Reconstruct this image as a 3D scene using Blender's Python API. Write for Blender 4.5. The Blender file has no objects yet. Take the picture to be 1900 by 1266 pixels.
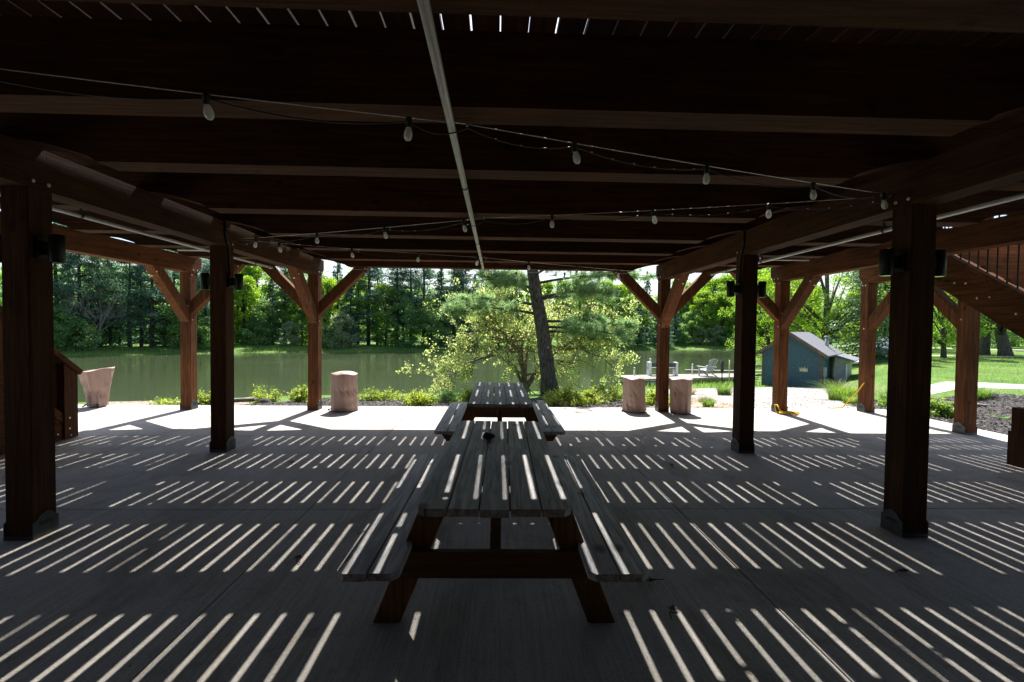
import bpy, math, random
import numpy as np
from mathutils import Vector, Matrix
R = math.radians
rng = np.random.default_rng(7)
random.seed(7)
S = bpy.context.scene
COL = S.collection

# ------------------------------------------------------------------ helpers
LOC = {}
def tag(o, label=None, cat=None, group=None, kind=None):
    if label: o['label'] = label
    if cat: o['category'] = cat
    if group: o['group'] = group
    if kind: o['kind'] = kind
    return o
def thing(name, loc, label, cat, group=None):
    o = bpy.data.objects.new(name, None); COL.objects.link(o)
    o.empty_display_size = .1
    o.location = loc
    LOC[o.name] = np.array(loc, float)
    return tag(o, label, cat, group)
def link(name, me, mat, parent=None, origin=None):
    o = bpy.data.objects.new(name, me); COL.objects.link(o)
    if mat is not None and len(me.materials) == 0: me.materials.append(mat)
    if parent is not None:
        o.parent = parent; LOC[o.name] = LOC[parent.name]
    else:
        LOC[o.name] = np.zeros(3) if origin is None else np.array(origin, float)
        o.location = LOC[o.name]
    return o
def pymesh(name, V, F, mat, parent=None, smooth=False, origin=None):
    V = np.asarray(V, float).reshape(-1, 3)
    off = LOC[parent.name] if parent is not None else (np.zeros(3) if origin is None else np.array(origin, float))
    me = bpy.data.meshes.new(name)
    me.from_pydata((V - off).tolist(), [], F)
    if smooth: me.polygons.foreach_set('use_smooth', [True] * len(me.polygons))
    me.update()
    return link(name, me, mat, parent, origin)
def quadmesh(name, Q, mat, parent=None, origin=None, smooth=False):
    """Q: (n,4,3) separate quads -> one mesh"""
    Q = np.asarray(Q, float)
    off = LOC[parent.name] if parent is not None else (np.zeros(3) if origin is None else np.array(origin, float))
    n = len(Q); me = bpy.data.meshes.new(name)
    me.vertices.add(4 * n); me.vertices.foreach_set('co', (Q - off).reshape(-1).astype(np.float32))
    me.loops.add(4 * n); me.loops.foreach_set('vertex_index', np.arange(4 * n, dtype=np.int32))
    me.polygons.add(n); me.polygons.foreach_set('loop_start', np.arange(0, 4 * n, 4, dtype=np.int32))
    me.polygons.foreach_set('loop_total', np.full(n, 4, np.int32))
    me.update(); me.validate()
    return link(name, me, mat, parent, origin)

class MB:
    def __init__(s): s.v = []; s.f = []
    def add(s, V, F):
        b = len(s.v); s.v += [tuple(p) for p in V]; s.f += [tuple(i + b for i in q) for q in F]; return s
    def box(s, lo, hi):
        x0, y0, z0 = lo; x1, y1, z1 = hi
        return s.add([(x0,y0,z0),(x1,y0,z0),(x1,y1,z0),(x0,y1,z0),(x0,y0,z1),(x1,y0,z1),(x1,y1,z1),(x0,y1,z1)],
            [(0,3,2,1),(4,5,6,7),(0,1,5,4),(1,2,6,5),(2,3,7,6),(3,0,4,7)])
    def timber(s, a, b, w, h, side=(1,0,0), ch=.006, cut_a=None, cut_b=None):
        """square-sawn bar from a to b; w along `side`, h along the other cross direction; chamfered arrises.
        cut_a/cut_b: (point, normal) planes the ends are cut to."""
        a = Vector(a); b = Vector(b); d = (b - a).normalized(); sd = Vector(side)
        sd = (sd - d * sd.dot(d)).normalized(); up = d.cross(sd).normalized()
        w /= 2; h /= 2; c = ch
        ring = [(-w+c,-h),(w-c,-h),(w,-h+c),(w,h-c),(w-c,h),(-w+c,h),(-w,h-c),(-w,-h+c)]
        V = []
        for P, cut in ((a, cut_a), (b, cut_b)):
            for (i, j) in ring:
                q = P + sd * i + up * j
                if cut:
                    p0, n = Vector(cut[0]), Vector(cut[1]); den = d.dot(n)
                    q = q + d * ((p0 - q).dot(n) / den)
                V.append(tuple(q))
        F = [tuple(range(7, -1, -1)), tuple(range(8, 16))]
        for k in range(8): F.append((k, (k+1) % 8, 8 + (k+1) % 8, 8 + k))
        # orientation check: if up/side handedness flips, faces are still consistent
        return s.add(V, F)
    def tube(s, pts, r, n=8, caps=True):
        pts = [Vector(p) for p in pts]; m = len(pts)
        rr = r if hasattr(r, '__len__') else [r] * m
        V = []; ref = None
        for i, p in enumerate(pts):
            d = (pts[min(i+1, m-1)] - pts[max(i-1, 0)]).normalized()
            if ref is None:
                ref = Vector((0,0,1)) if abs(d.z) < .9 else Vector((1,0,0))
            x = (ref - d * ref.dot(d)).normalized(); y = d.cross(x); ref = x
            for k in range(n):
                t = 2 * math.pi * k / n
                V.append(tuple(p + (x * math.cos(t) + y * math.sin(t)) * rr[i]))
        F = []
        for i in range(m - 1):
            for k in range(n):
                F.append((i*n+k, i*n+(k+1) % n, (i+1)*n+(k+1) % n, (i+1)*n+k))
        if caps: F.append(tuple(range(n-1, -1, -1))); F.append(tuple(range((m-1)*n, m*n)))
        return s.add(V, F)
    def prism(s, poly, axis, a, b):
        """poly in the two other axes (for x: (y,z); y: (x,z); z: (x,y)); extruded a..b"""
        def P(u, v, t): return {'x': (t,u,v), 'y': (u,t,v), 'z': (u,v,t)}[axis]
        n = len(poly)
        V = [P(u, v, a) for u, v in poly] + [P(u, v, b) for u, v in poly]
        F = [tuple(range(n)), tuple(range(2*n-1, n-1, -1))]
        for k in range(n): F.append((k, n + k, n + (k+1) % n, (k+1) % n))
        return s.add(V, F)
    def lathe(s, c, prof, n=16, squash=None):
        cx, cy, cz = c; V = []; F = []
        for (r, z) in prof:
            for k in range(n):
                t = 2 * math.pi * k / n; V.append((cx + r*math.cos(t), cy + r*math.sin(t), cz + z))
        for i in range(len(prof) - 1):
            for k in range(n): F.append((i*n+k, i*n+(k+1) % n, (i+1)*n+(k+1) % n, (i+1)*n+k))
        F.append(tuple(range(n-1, -1, -1))); F.append(tuple(range((len(prof)-1)*n, len(prof)*n)))
        return s.add(V, F)
    def build(s, name, mat, parent=None, smooth=False, origin=None):
        return pymesh(name, s.v, s.f, mat, parent, smooth, origin)
def fix_normals(o):
    import bmesh
    bm = bmesh.new(); bm.from_mesh(o.data); bmesh.ops.recalc_face_normals(bm, faces=bm.faces); bm.to_mesh(o.data); bm.free()
    return o
def dup(root, loc, rz=0., sc=1., label=None):
    r = root.copy(); COL.objects.link(r); r.location = loc; r.rotation_euler = (0, 0, rz); r.scale = (sc,)*3 if not hasattr(sc, '__len__') else sc
    if label: r['label'] = label
    for ch in root.children:
        c = ch.copy(); COL.objects.link(c); c.parent = r
        for g in ch.children:
            d = g.copy(); COL.objects.link(d); d.parent = c
    return r

# ------------------------------------------------------------------ materials
def base_mat(name):
    m = bpy.data.materials.new(name); m.use_nodes = True
    nt = m.node_tree; bs = nt.nodes['Principled BSDF']
    return m, nt, bs
def N(nt, typ, **kw):
    n = nt.nodes.new(typ)
    for k, v in kw.items():
        if k in n.inputs: n.inputs[k].default_value = v
        else: setattr(n, k, v)
    return n
def coords(nt, scale=(1,1,1), kind='Object', rot=(0,0,0)):
    tc = N(nt, 'ShaderNodeTexCoord'); mp = N(nt, 'ShaderNodeMapping')
    mp.inputs['Scale'].default_value = scale; mp.inputs['Rotation'].default_value = rot
    nt.links.new(tc.outputs[kind], mp.inputs['Vector']); return mp.outputs['Vector']
def noise(nt, vec, scale, detail=6, rough=.6, dist=0.):
    n = N(nt, 'ShaderNodeTexNoise'); n.inputs['Scale'].default_value = scale; n.inputs['Detail'].default_value = detail
    n.inputs['Roughness'].default_value = rough; n.inputs['Distortion'].default_value = dist
    nt.links.new(vec, n.inputs['Vector']); return n.outputs['Fac']
def ramp(nt, fac, stops):
    r = N(nt, 'ShaderNodeValToRGB'); e = r.color_ramp.elements
    e[0].position, e[0].color = stops[0][0], (*stops[0][1], 1); e[1].position, e[1].color = stops[-1][0], (*stops[-1][1], 1)
    for p, c in stops[1:-1]:
        x = e.new(p); x.color = (*c, 1)
    nt.links.new(fac, r.inputs['Fac']); return r.outputs['Color']
def mixc(nt, a, b, fac, mode='MIX'):
    m = N(nt, 'ShaderNodeMix', data_type='RGBA', blend_type=mode)
    if isinstance(fac, float): m.inputs[0].default_value = fac
    else: nt.links.new(fac, m.inputs[0])
    for k, v in ((6, a), (7, b)):
        if isinstance(v, tuple): m.inputs[k].default_value = (*v, 1)
        else: nt.links.new(v, m.inputs[k])
    return m.outputs[2]
def bump(nt, bs, h, strength=.3, dist=.01):
    b = N(nt, 'ShaderNodeBump'); b.inputs['Strength'].default_value = strength; b.inputs['Distance'].default_value = dist
    nt.links.new(h, b.inputs['Height']); nt.links.new(b.outputs['Normal'], bs.inputs['Normal'])
def add_math(nt, a, b, op='ADD', k=None):
    m = N(nt, 'ShaderNodeMath', operation=op)
    nt.links.new(a, m.inputs[0])
    if isinstance(b, (int, float)): m.inputs[1].default_value = b
    else: nt.links.new(b, m.inputs[1])
    return m.outputs[0]

def simple(name, c1, c2, scale=(1,1,1), ns=4., rough=.7, bs_=.2, bdist=.01, metal=0., spec=.4, detail=6, lo=.35, hi=.65):
    m, nt, bs = base_mat(name); v = coords(nt, scale); f = noise(nt, v, ns, detail)
    nt.links.new(ramp(nt, f, [(lo, c1), (hi, c2)]), bs.inputs['Base Color'])
    bs.inputs['Roughness'].default_value = rough; bs.inputs['Metallic'].default_value = metal
    bs.inputs['Specular IOR Level'].default_value = spec
    if bs_: bump(nt, bs, f, bs_, bdist)
    return m

def wood(name, dark, mid, light, axis, flat=False, kr=(.06,.17), rough=.8, knots=0., bstr=.35, saw=0., spec=.15, gs=1.):
    """grain runs along `axis`"""
    m, nt, bs = base_mat(name)
    sc = [16*gs, 16*gs, 16*gs]; sc['xyz'.index(axis)] = .9
    v = coords(nt, tuple(sc)); g = noise(nt, v, 2.2, 9, .65, .6)
    v2 = coords(nt, (1,1,1)); big = noise(nt, v2, 1.3, 3, .5)
    c = ramp(nt, g, [(.28, dark), (.5, mid), (.74, light)])
    oi = N(nt, 'ShaderNodeNewGeometry')
    rnd = ramp(nt, oi.outputs['Random Per Island'], [(0., (.72,.72,.72)), (1., (1.15,1.12,1.1))])
    c = mixc(nt, c, rnd, 1., 'MULTIPLY')
    oi = N(nt, 'ShaderNodeObjectInfo')
    c = mixc(nt, c, ramp(nt, oi.outputs['Random'], [(0, (.70,.72,.74)), (1, (1.22,1.18,1.12))]), .8, 'MULTIPLY')
    c = mixc(nt, c, ramp(nt, big, [(.3, (.62,.62,.62)), (.7, (1.2,1.16,1.12))]), .8, 'MULTIPLY')
    h = g
    if knots:
        ks = [2.6, 2.6, 2.6]; ks['xyz'.index(axis)] = 1.5
        if flat: ks[2] = 0.
        vo = N(nt, 'ShaderNodeTexVoronoi', feature='F1'); vo.inputs['Scale'].default_value = 2.0; vo.inputs['Randomness'].default_value = 1.
        nt.links.new(coords(nt, tuple(ks)), vo.inputs['Vector'])
        kf = ramp(nt, vo.outputs['Distance'], [(kr[0], (1,1,1)), (kr[1], (0,0,0))])
        c = mixc(nt, c, tuple(x*.3 for x in dark), mul(nt, kf, knots))
    if saw:
        ss = [3.]*3; ss['xyz'.index(axis)] = 90.
        sw = noise(nt, coords(nt, tuple(ss)), 1.5, 4, .7)
        h = add_math(nt, h, sw, 'ADD')
    nt.links.new(c, bs.inputs['Base Color'])
    bs.inputs['Roughness'].default_value = rough; bs.inputs['Specular IOR Level'].default_value = spec
    bump(nt, bs, h, bstr, .006)
    return m
def mul(nt, a, k):
    m = N(nt, 'ShaderNodeMath', operation='MULTIPLY'); nt.links.new(a, m.inputs[0]); m.inputs[1].default_value = k; return m.outputs[0]

STD, STM, STL = (.050,.0195,.0085), (.135,.055,.0235), (.235,.105,.047)
M = {}
for ax in 'xyz':
    M['timber_'+ax] = wood('stained_timber_'+ax, STD, STM, STL, ax, rough=.85, knots=.7, bstr=.5, saw=1.)
sh = lambda c: tuple(.52*q for q in c)      # shade under the deck put into the colour: darker copy of the timber
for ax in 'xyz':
    M['dark_'+ax] = wood('shaded_timber_'+ax, sh(STD), sh(STM), sh(STL), ax, rough=.85, knots=.6, bstr=.5, saw=1.)
M['deck'] = wood('deck_board', (.03,.012,.006), (.068,.028,.015), (.11,.05,.027), 'y', rough=.85, knots=.5, bstr=.3)
M['tread'] = wood('cedar_tread', (.14,.06,.03), (.26,.125,.065), (.38,.20,.11), 'x', rough=.8, knots=.4)
M['grey'] = wood('weathered_grey_wood', (.10,.10,.105), (.36,.37,.39), (.66,.67,.69), 'y', True, (.09,.22), rough=.55, knots=.95, bstr=.8, spec=.35, gs=1.0)
M['tleg'] = wood('weathered_leg_wood', (.09,.045,.022), (.21,.105,.048), (.34,.18,.09), 'z', rough=.75, knots=.6, bstr=.4)
M['tlegx'] = wood('weathered_cross_wood', (.09,.045,.022), (.21,.105,.048), (.34,.18,.09), 'x', rough=.75, knots=.6, bstr=.4)
M['steel'] = simple('galvanized_steel', (.30,.31,.32), (.5,.51,.52), ns=30, rough=.45, bs_=.05, metal=.7)
M['pipe'] = simple('galvanized_pipe', (.36,.36,.36), (.55,.55,.54), scale=(30,1,30), ns=3, rough=.42, bs_=.05, metal=.25)
M['black'] = simple('black_paint', (.008,.008,.009), (.014,.014,.015), ns=20, rough=.45, bs_=.05)
M['plate'] = simple('dark_steel_plate', (.05,.055,.06), (.09,.095,.10), ns=12, rough=.5, bs_=.1, metal=.4)
M['bolt'] = simple('zinc_bolt', (.55,.53,.48), (.75,.73,.68), ns=30, rough=.35, bs_=0, metal=.6)
M['rubber'] = simple('black_cable', (.01,.01,.01), (.02,.02,.02), ns=20, rough=.6, bs_=0)
M['wire'] = simple('steel_wire', (.5,.5,.5), (.75,.75,.75), ns=60, rough=.3, bs_=0, metal=.9)
M['yellow'] = simple('yellow_rope', (.55,.30,.01), (.8,.5,.03), ns=60, rough=.8, bs_=.5)
M['stone'] = simple('dark_stone', (.02,.018,.016), (.06,.055,.05), ns=20, rough=.9, bs_=.5)
M['driftwood'] = simple('driftwood', (.10,.085,.07), (.36,.32,.28), scale=(2,8,8), ns=3, rough=.9, bs_=.5)
M['white'] = simple('white_paint', (.68,.68,.66), (.82,.82,.80), ns=10, rough=.5, bs_=.05)
M['greywhite'] = simple('grey_white_paint', (.34,.35,.36), (.48,.49,.5), ns=5, rough=.6, bs_=.05)
M['dock'] = wood('dock_boards', (.16,.15,.14), (.27,.26,.245), (.38,.37,.35), 'x', rough=.8, bstr=.3)
M['bark'] = simple('pine_bark', (.04,.033,.029), (.19,.165,.145), scale=(7,7,1.6), ns=3.2, rough=.95, bs_=1., bdist=.05, spec=.1)
M['bark2'] = simple('apple_bark', (.13,.095,.062), (.32,.245,.175), scale=(6,6,2), ns=4, rough=.9, bs_=.8, bdist=.02, spec=.1)
M['bark3'] = simple('far_bark', (.03,.025,.02), (.10,.085,.07), scale=(4,4,1), ns=2, rough=.95, bs_=.4, spec=.1)
M['deadbark'] = simple('grey_dead_wood', (.20,.185,.165), (.34,.32,.29), scale=(4,4,1), ns=2, rough=.95, bs_=.4, spec=.1)

# bulb: frosted glass, unlit
m = bpy.data.materials.new('frosted_bulb'); m.use_nodes = True; nt = m.node_tree; nt.nodes.clear()
o_ = N(nt,'ShaderNodeOutputMaterial'); d_ = N(nt,'ShaderNodeBsdfDiffuse'); t_ = N(nt,'ShaderNodeBsdfTranslucent'); g_ = N(nt,'ShaderNodeBsdfGlossy'); g_.inputs['Roughness'].default_value = .08
d_.inputs['Color'].default_value = (.9,.9,.92,1); t_.inputs['Color'].default_value = (.95,.95,.97,1)
x_ = N(nt,'ShaderNodeMixShader'); x_.inputs[0].default_value = .5; y_ = N(nt,'ShaderNodeMixShader'); y_.inputs[0].default_value = .12
nt.links.new(d_.outputs[0],x_.inputs[1]); nt.links.new(t_.outputs[0],x_.inputs[2]); nt.links.new(x_.outputs[0],y_.inputs[1]); nt.links.new(g_.outputs[0],y_.inputs[2]); nt.links.new(y_.outputs[0],o_.inputs[0])
M['bulb'] = m

# concrete, broom finished along y
m, nt, bs = base_mat('broomed_concrete')
v = coords(nt); big = noise(nt, v, .45, 5, .6); fine = noise(nt, v, 60, 4, .7)
br = noise(nt, coords(nt, (70, 1.6, 1)), 1., 5, .7)
sp = noise(nt, v, 7, 8, .75); st_ = noise(nt, coords(nt, (1.6,.7,1)), 1.1, 7, .65, .8); dirt = noise(nt, v, 26, 3, .6)
c = ramp(nt, big, [(.3, (.40,.37,.33)), (.7, (.52,.488,.442))])
c = mixc(nt, c, ramp(nt, fine, [(.3, (.68,.68,.68)), (.7, (1.18,1.18,1.18))]), .7, 'MULTIPLY')
c = mixc(nt, c, ramp(nt, br, [(.32, (.66,.65,.64)), (.68, (1.16,1.16,1.16))]), .75, 'MULTIPLY')
c = mixc(nt, c, ramp(nt, sp, [(.55, (1,1,1)), (.75, (.5,.46,.43))]), .7, 'MULTIPLY')
c = mixc(nt, c, ramp(nt, st_, [(.50, (1,1,1)), (.60, (.74,.70,.66)), (.66, (.92,.9,.88))]), .8, 'MULTIPLY')
c = mixc(nt, c, (.05,.04,.033), ramp(nt, dirt, [(.715, (0,0,0)), (.74, (.8,.8,.8))]))
nt.links.new(c, bs.inputs['Base Color']); bs.inputs['Roughness'].default_value = .8; bs.inputs['Specular IOR Level'].default_value = .3
bump(nt, bs, add_math(nt, br, fine), .8, .005); M['concrete'] = m
M['joint'] = simple('joint_dirt', (.03,.027,.024), (.06,.05,.045), ns=20, rough=.95)

# ground: grass with tone patches
m, nt, bs = base_mat('grass_ground')
v = coords(nt); a = noise(nt, v, .22, 6, .65); b = noise(nt, v, 7, 8, .75)
c = ramp(nt, a, [(.3, (.045,.105,.02)), (.5, (.095,.18,.035)), (.62, (.13,.205,.045)), (.75, (.17,.20,.07))])
c = mixc(nt, c, ramp(nt, b, [(.3, (.4,.45,.4)), (.7, (1.35,1.3,1.25))]), .9, 'MULTIPLY')
nt.links.new(c, bs.inputs['Base Color']); bs.inputs['Roughness'].default_value = .9; bs.inputs['Specular IOR Level'].default_value = .15
bump(nt, bs, b, .9, .06); M['grass'] = m
# mulch / gravel sheets
def speck(name, cols, scale, bstr, bd):
    m, nt, bs = base_mat(name); vo = N(nt, 'ShaderNodeTexVoronoi'); vo.inputs['Scale'].default_value = scale
    v = coords(nt); nt.links.new(v, vo.inputs['Vector'])
    sep = N(nt, 'ShaderNodeSeparateColor'); nt.links.new(vo.outputs['Color'], sep.inputs[0])
    c = ramp(nt, sep.outputs[0], cols)
    c = mixc(nt, c, ramp(nt, noise(nt, v, .8, 5), [(.3, (.75,.75,.75)), (.7, (1.2,1.2,1.2))]), .7, 'MULTIPLY')
    nt.links.new(c, bs.inputs['Base Color']); bs.inputs['Roughness'].default_value = .95; bs.inputs['Specular IOR Level'].default_value = .15
    bump(nt, bs, vo.outputs['Distance'], bstr, bd); return m
M['mulch'] = speck('mulch_sheet', [(0, (.018,.015,.014)), (.6, (.05,.045,.042)), (1, (.12,.11,.105))], 34, .9, .03)
M['gravel'] = speck('gravel_sheet', [(0, (.20,.18,.165)), (.5, (.34,.315,.29)), (1, (.50,.47,.44))], 26, .8, .03)
M['dirt'] = speck('dry_dirt', [(0, (.14,.105,.075)), (.5, (.26,.21,.16)), (1, (.36,.31,.25))], 14, .8, .04)
M['road'] = speck('gravel_road', [(0, (.30,.28,.25)), (.5, (.40,.375,.345)), (1, (.5,.47,.44))], 12, .5, .03)
M['chip'] = simple('mulch_chip', (.02,.017,.016), (.11,.10,.095), ns=3, rough=.95, bs_=0, spec=.2, lo=.25, hi=.75)
m, nt, bs = base_mat('bark_chip'); ge = N(nt, 'ShaderNodeNewGeometry')
nt.links.new(ramp(nt, ge.outputs['Random Per Island'], [(0, (.012,.010,.010)), (.6, (.045,.04,.038)), (1, (.15,.14,.135))]), bs.inputs['Base Color']); bs.inputs['Roughness'].default_value = .9; M['chip'] = m
m, nt, bs = base_mat('gravel_stone'); ge = N(nt, 'ShaderNodeNewGeometry')
nt.links.new(ramp(nt, ge.outputs['Random Per Island'], [(0, (.16,.14,.13)), (.5, (.33,.30,.28)), (1, (.55,.52,.48))]), bs.inputs['Base Color']); bs.inputs['Roughness'].default_value = .9; M['pebble'] = m

# water
m, nt, bs = base_mat('lake_water')
v = coords(nt, (.45, 1.7, 1)); w1 = noise(nt, v, 1.6, 6, .6, .3); w2 = noise(nt, coords(nt, (.05,.09,1)), 1., 4, .6)
bs.inputs['Base Color'].default_value = (.046,.062,.030,1); bs.inputs['IOR'].default_value = 1.33; bs.inputs['Specular IOR Level'].default_value = .5
nt.links.new(ramp(nt, w2, [(.42, (.02,.02,.02)), (.70, (.16,.16,.16))]), bs.inputs['Roughness'])
bump(nt, bs, add_math(nt, w1, mul(nt, noise(nt, coords(nt, (1.6,4.5,1)), 2.2, 5, .7), .4)), .09, .05); M['water'] = m

# leaves
def leaf(name, cols, trans=.45, rough=.5, ns=.6):
    m = bpy.data.materials.new(name); m.use_nodes = True; nt = m.node_tree; nt.nodes.clear()
    out = N(nt, 'ShaderNodeOutputMaterial'); g = N(nt, 'ShaderNodeNewGeometry')
    c = ramp(nt, g.outputs['Random Per Island'], cols)
    c = mixc(nt, c, ramp(nt, noise(nt, coords(nt), ns, 3), [(.3, (.72,.78,.75)), (.7, (1.22,1.18,1.1))]), .8, 'MULTIPLY')
    oi = N(nt, 'ShaderNodeObjectInfo')
    c = mixc(nt, c, ramp(nt, oi.outputs['Random'], [(0, (.8,.85,.9)), (1, (1.18,1.12,1.0))]), .8, 'MULTIPLY')
    d = N(nt, 'ShaderNodeBsdfDiffuse'); t = N(nt, 'ShaderNodeBsdfTranslucent'); gl = N(nt, 'ShaderNodeBsdfGlossy'); gl.inputs['Roughness'].default_value = rough
    gl.inputs['Color'].default_value = (.6,.6,.6,1)
    nt.links.new(c, d.inputs['Color'])
    hs = N(nt, 'ShaderNodeHueSaturation'); hs.inputs['Value'].default_value = 2.0; hs.inputs['Saturation'].default_value = 1.15; hs.inputs['Hue'].default_value = .485
    nt.links.new(c, hs.inputs['Color']); nt.links.new(hs.outputs['Color'], t.inputs['Color'])
    x = N(nt, 'ShaderNodeMixShader'); x.inputs[0].default_value = trans; nt.links.new(d.outputs[0], x.inputs[1]); nt.links.new(t.outputs[0], x.inputs[2])
    fr = N(nt, 'ShaderNodeMixShader'); fr.inputs[0].default_value = .05; nt.links.new(x.outputs[0], fr.inputs[1]); nt.links.new(gl.outputs[0], fr.inputs[2])
    nt.links.new(fr.outputs[0], out.inputs['Surface']); return m
M['lf_bright'] = leaf('leaf_bright', [(0, (.10,.20,.03)), (.5, (.17,.30,.05)), (1, (.26,.38,.08))], .5)
M['lf_mid'] = leaf('leaf_mid', [(0, (.095,.19,.065)), (.5, (.16,.285,.09)), (1, (.25,.38,.135))], .45)
M['lf_dark'] = leaf('needle_dark', [(0, (.05,.10,.075)), (.5, (.082,.155,.112)), (1, (.15,.235,.17))], .4)
M['lf_pine'] = leaf('needle_pine', [(0, (.05,.10,.055)), (.5, (.085,.155,.085)), (1, (.14,.22,.12))], .35)
M['lf_npine'] = leaf('needle_near', [(0, (.12,.20,.095)), (.5, (.20,.31,.15)), (1, (.29,.40,.22))], .5)
M['lf_pale'] = leaf('leaf_pale', [(0, (.16,.21,.12)), (.5, (.26,.32,.19)), (1, (.36,.42,.27))])
M['lf_apple'] = leaf('leaf_apple', [(0, (.21,.28,.09)), (.5, (.38,.46,.16)), (.88, (.52,.58,.28)), (1, (.42,.32,.23))], .5)
M['lf_shrub'] = leaf('leaf_shrub', [(0, (.10,.16,.03)), (.5, (.22,.30,.06)), (1, (.36,.42,.12))], .45)
M['lf_grass'] = leaf('grass_blade', [(0, (.07,.14,.03)), (.5, (.13,.23,.05)), (1, (.22,.31,.10))], .4)
M['lf_dry'] = leaf('dry_stalks', [(0, (.14,.13,.06)), (.5, (.22,.20,.10)), (1, (.32,.29,.17))], .4)
M['lf_dead'] = leaf('dead_leaf', [(0, (.05,.03,.018)), (1, (.12,.08,.05))], .1)

# cover fabric
m, nt, bs = base_mat('faded_cover_fabric'); v = coords(nt); a = noise(nt, v, 3.5, 6, .6); b = noise(nt, v, 260, 2, .5)
nt.links.new(ramp(nt, a, [(.3, (.30,.198,.165)), (.7, (.37,.25,.212))]), bs.inputs['Base Color'])
bs.inputs['Roughness'].default_value = .55; bs.inputs['Specular IOR Level'].default_value = .4; wr = noise(nt, coords(nt, (1,1,.7)), 3.0, 1.5, .4, 1.0); bump(nt, bs, add_math(nt, wr, mul(nt, b, .03)), .28, .06); M['cover'] = m

# shed
m, nt, bs = base_mat('teal_siding'); v = coords(nt); a = noise(nt, v, 10, 4, .6); vo = N(nt, 'ShaderNodeTexVoronoi'); vo.inputs['Scale'].default_value = 9
nt.links.new(v, vo.inputs['Vector'])
c = ramp(nt, a, [(.3, (.030,.078,.105)), (.7, (.050,.115,.150))])
c = mixc(nt, c, (.35,.45,.45), ramp(nt, vo.outputs['Distance'], [(.05, (.8,.8,.8)), (.13, (0,0,0))]))
nt.links.new(c, bs.inputs['Base Color']); bs.inputs['Roughness'].default_value = .7
wv = N(nt, 'ShaderNodeTexWave', wave_type='BANDS', bands_direction='DIAGONAL'); wv.inputs['Scale'].default_value = 4.5; wv.inputs['Distortion'].default_value = .1; nt.links.new(coords(nt, (1,1,0)), wv.inputs['Vector']); bump(nt, bs, wv.outputs['Fac'], .5, .02); M['teal'] = m
M['shingle'] = simple('grey_shingle', (.10,.105,.125), (.20,.205,.23), scale=(2,10,10), ns=3, rough=.9, bs_=.4)
M['fascia'] = simple('brown_fascia', (.10,.06,.045), (.18,.12,.09), ns=4, rough=.8)
M['cream'] = simple('cream_paint', (.55,.48,.30), (.72,.66,.46), ns=5, rough=.6)
M['glassd'] = simple('dark_glass', (.03,.035,.04), (.05,.055,.06), ns=2, rough=.08, bs_=0)
M['siding'] = simple('house_siding', (.05,.035,.025), (.09,.06,.045), scale=(1,1,8), ns=2, rough=.8)
M['tyre'] = simple('tyre_rubber', (.015,.015,.015), (.03,.03,.03), ns=10, rough=.9, bs_=0)
m, nt, bs = base_mat('white_car_paint'); bs.inputs['Base Color'].default_value = (.7,.72,.74,1); bs.inputs['Roughness'].default_value = .2; M['car'] = m

# ------------------------------------------------------------------ terrain
WZ = -1.4
LAKE = np.array([(-90,20),(-60,34),(-43.4,44),(-39,45.8),(-32.3,50.5),(-26,55),(-14.4,57.3),(-4.9,60.5),(10,66),(25.4,73.3),(33,75),(39,73.5),
                 (34,62),(24,44),(17,32.5),(14,27.5),(11,26.2),(8,24.6),(4,23.2),(0,22.3),(-6,21.3),(-9.6,20.4),(-14.2,18.9),(-22,17.8),(-32,16.5),(-90,12)], float)
def lake_sd(x, y):
    """signed distance to the shoreline: + on land, - in the lake"""
    p = np.stack([x, y], -1)[..., None, :]; a = LAKE; b = np.roll(LAKE, -1, 0)
    e = b - a; w = p - a
    t = np.clip((w * e).sum(-1) / (e * e).sum(-1), 0, 1)
    d = np.sqrt(((w - t[..., None] * e) ** 2).sum(-1)).min(-1)
    py = p[..., 1]; px = p[..., 0]
    c = (a[:, 1] > py) != (b[:, 1] > py)
    xi = a[:, 0] + (py - a[:, 1]) / np.where(e[:, 1] == 0, 1e-9, e[:, 1]) * e[:, 0]
    ins = (c & (px < xi)).sum(-1) % 2 == 1
    return np.where(ins, -d, d)
def height(x, y):
    x = np.asarray(x, float); y = np.asarray(y, float)
    s = lake_sd(x, y)
    dx = np.maximum(np.maximum(-10.2 - x, x - 8.3), 0); dy = np.maximum(y - 9.75, 0)
    ds = np.sqrt(dx * dx + dy * dy)
    t = np.clip(s / np.maximum(s + ds, 1e-6), 0, 1)
    ex = 1.0 + .9*np.clip((-5.6 - x)/1.5, 0, 1)
    near = WZ + t**ex * (WZ * -1 - .07)
    far = WZ + np.minimum(.14 * np.maximum(s, 0), .62) + .02 * np.maximum(s - 6, 0)
    right = np.clip((x - .62 * y - 1.) / 5, 0, 1)
    cap = WZ + np.minimum(.20 * np.maximum(s, 0), 1.28)
    land = np.maximum(near, np.where(right > 0, np.minimum(cap, WZ + right * 1.28), -9))
    land = np.maximum(land, np.minimum(far, np.where(y > 30, 9, WZ + .1)))
    land = np.minimum(land, np.where(y < 30, -.07, 9))
    return np.where(s < 0, WZ + np.maximum(.25 * s, -1.6), land)
def hz(x, y): return float(height(np.array([x]), np.array([y]))[0])
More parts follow.
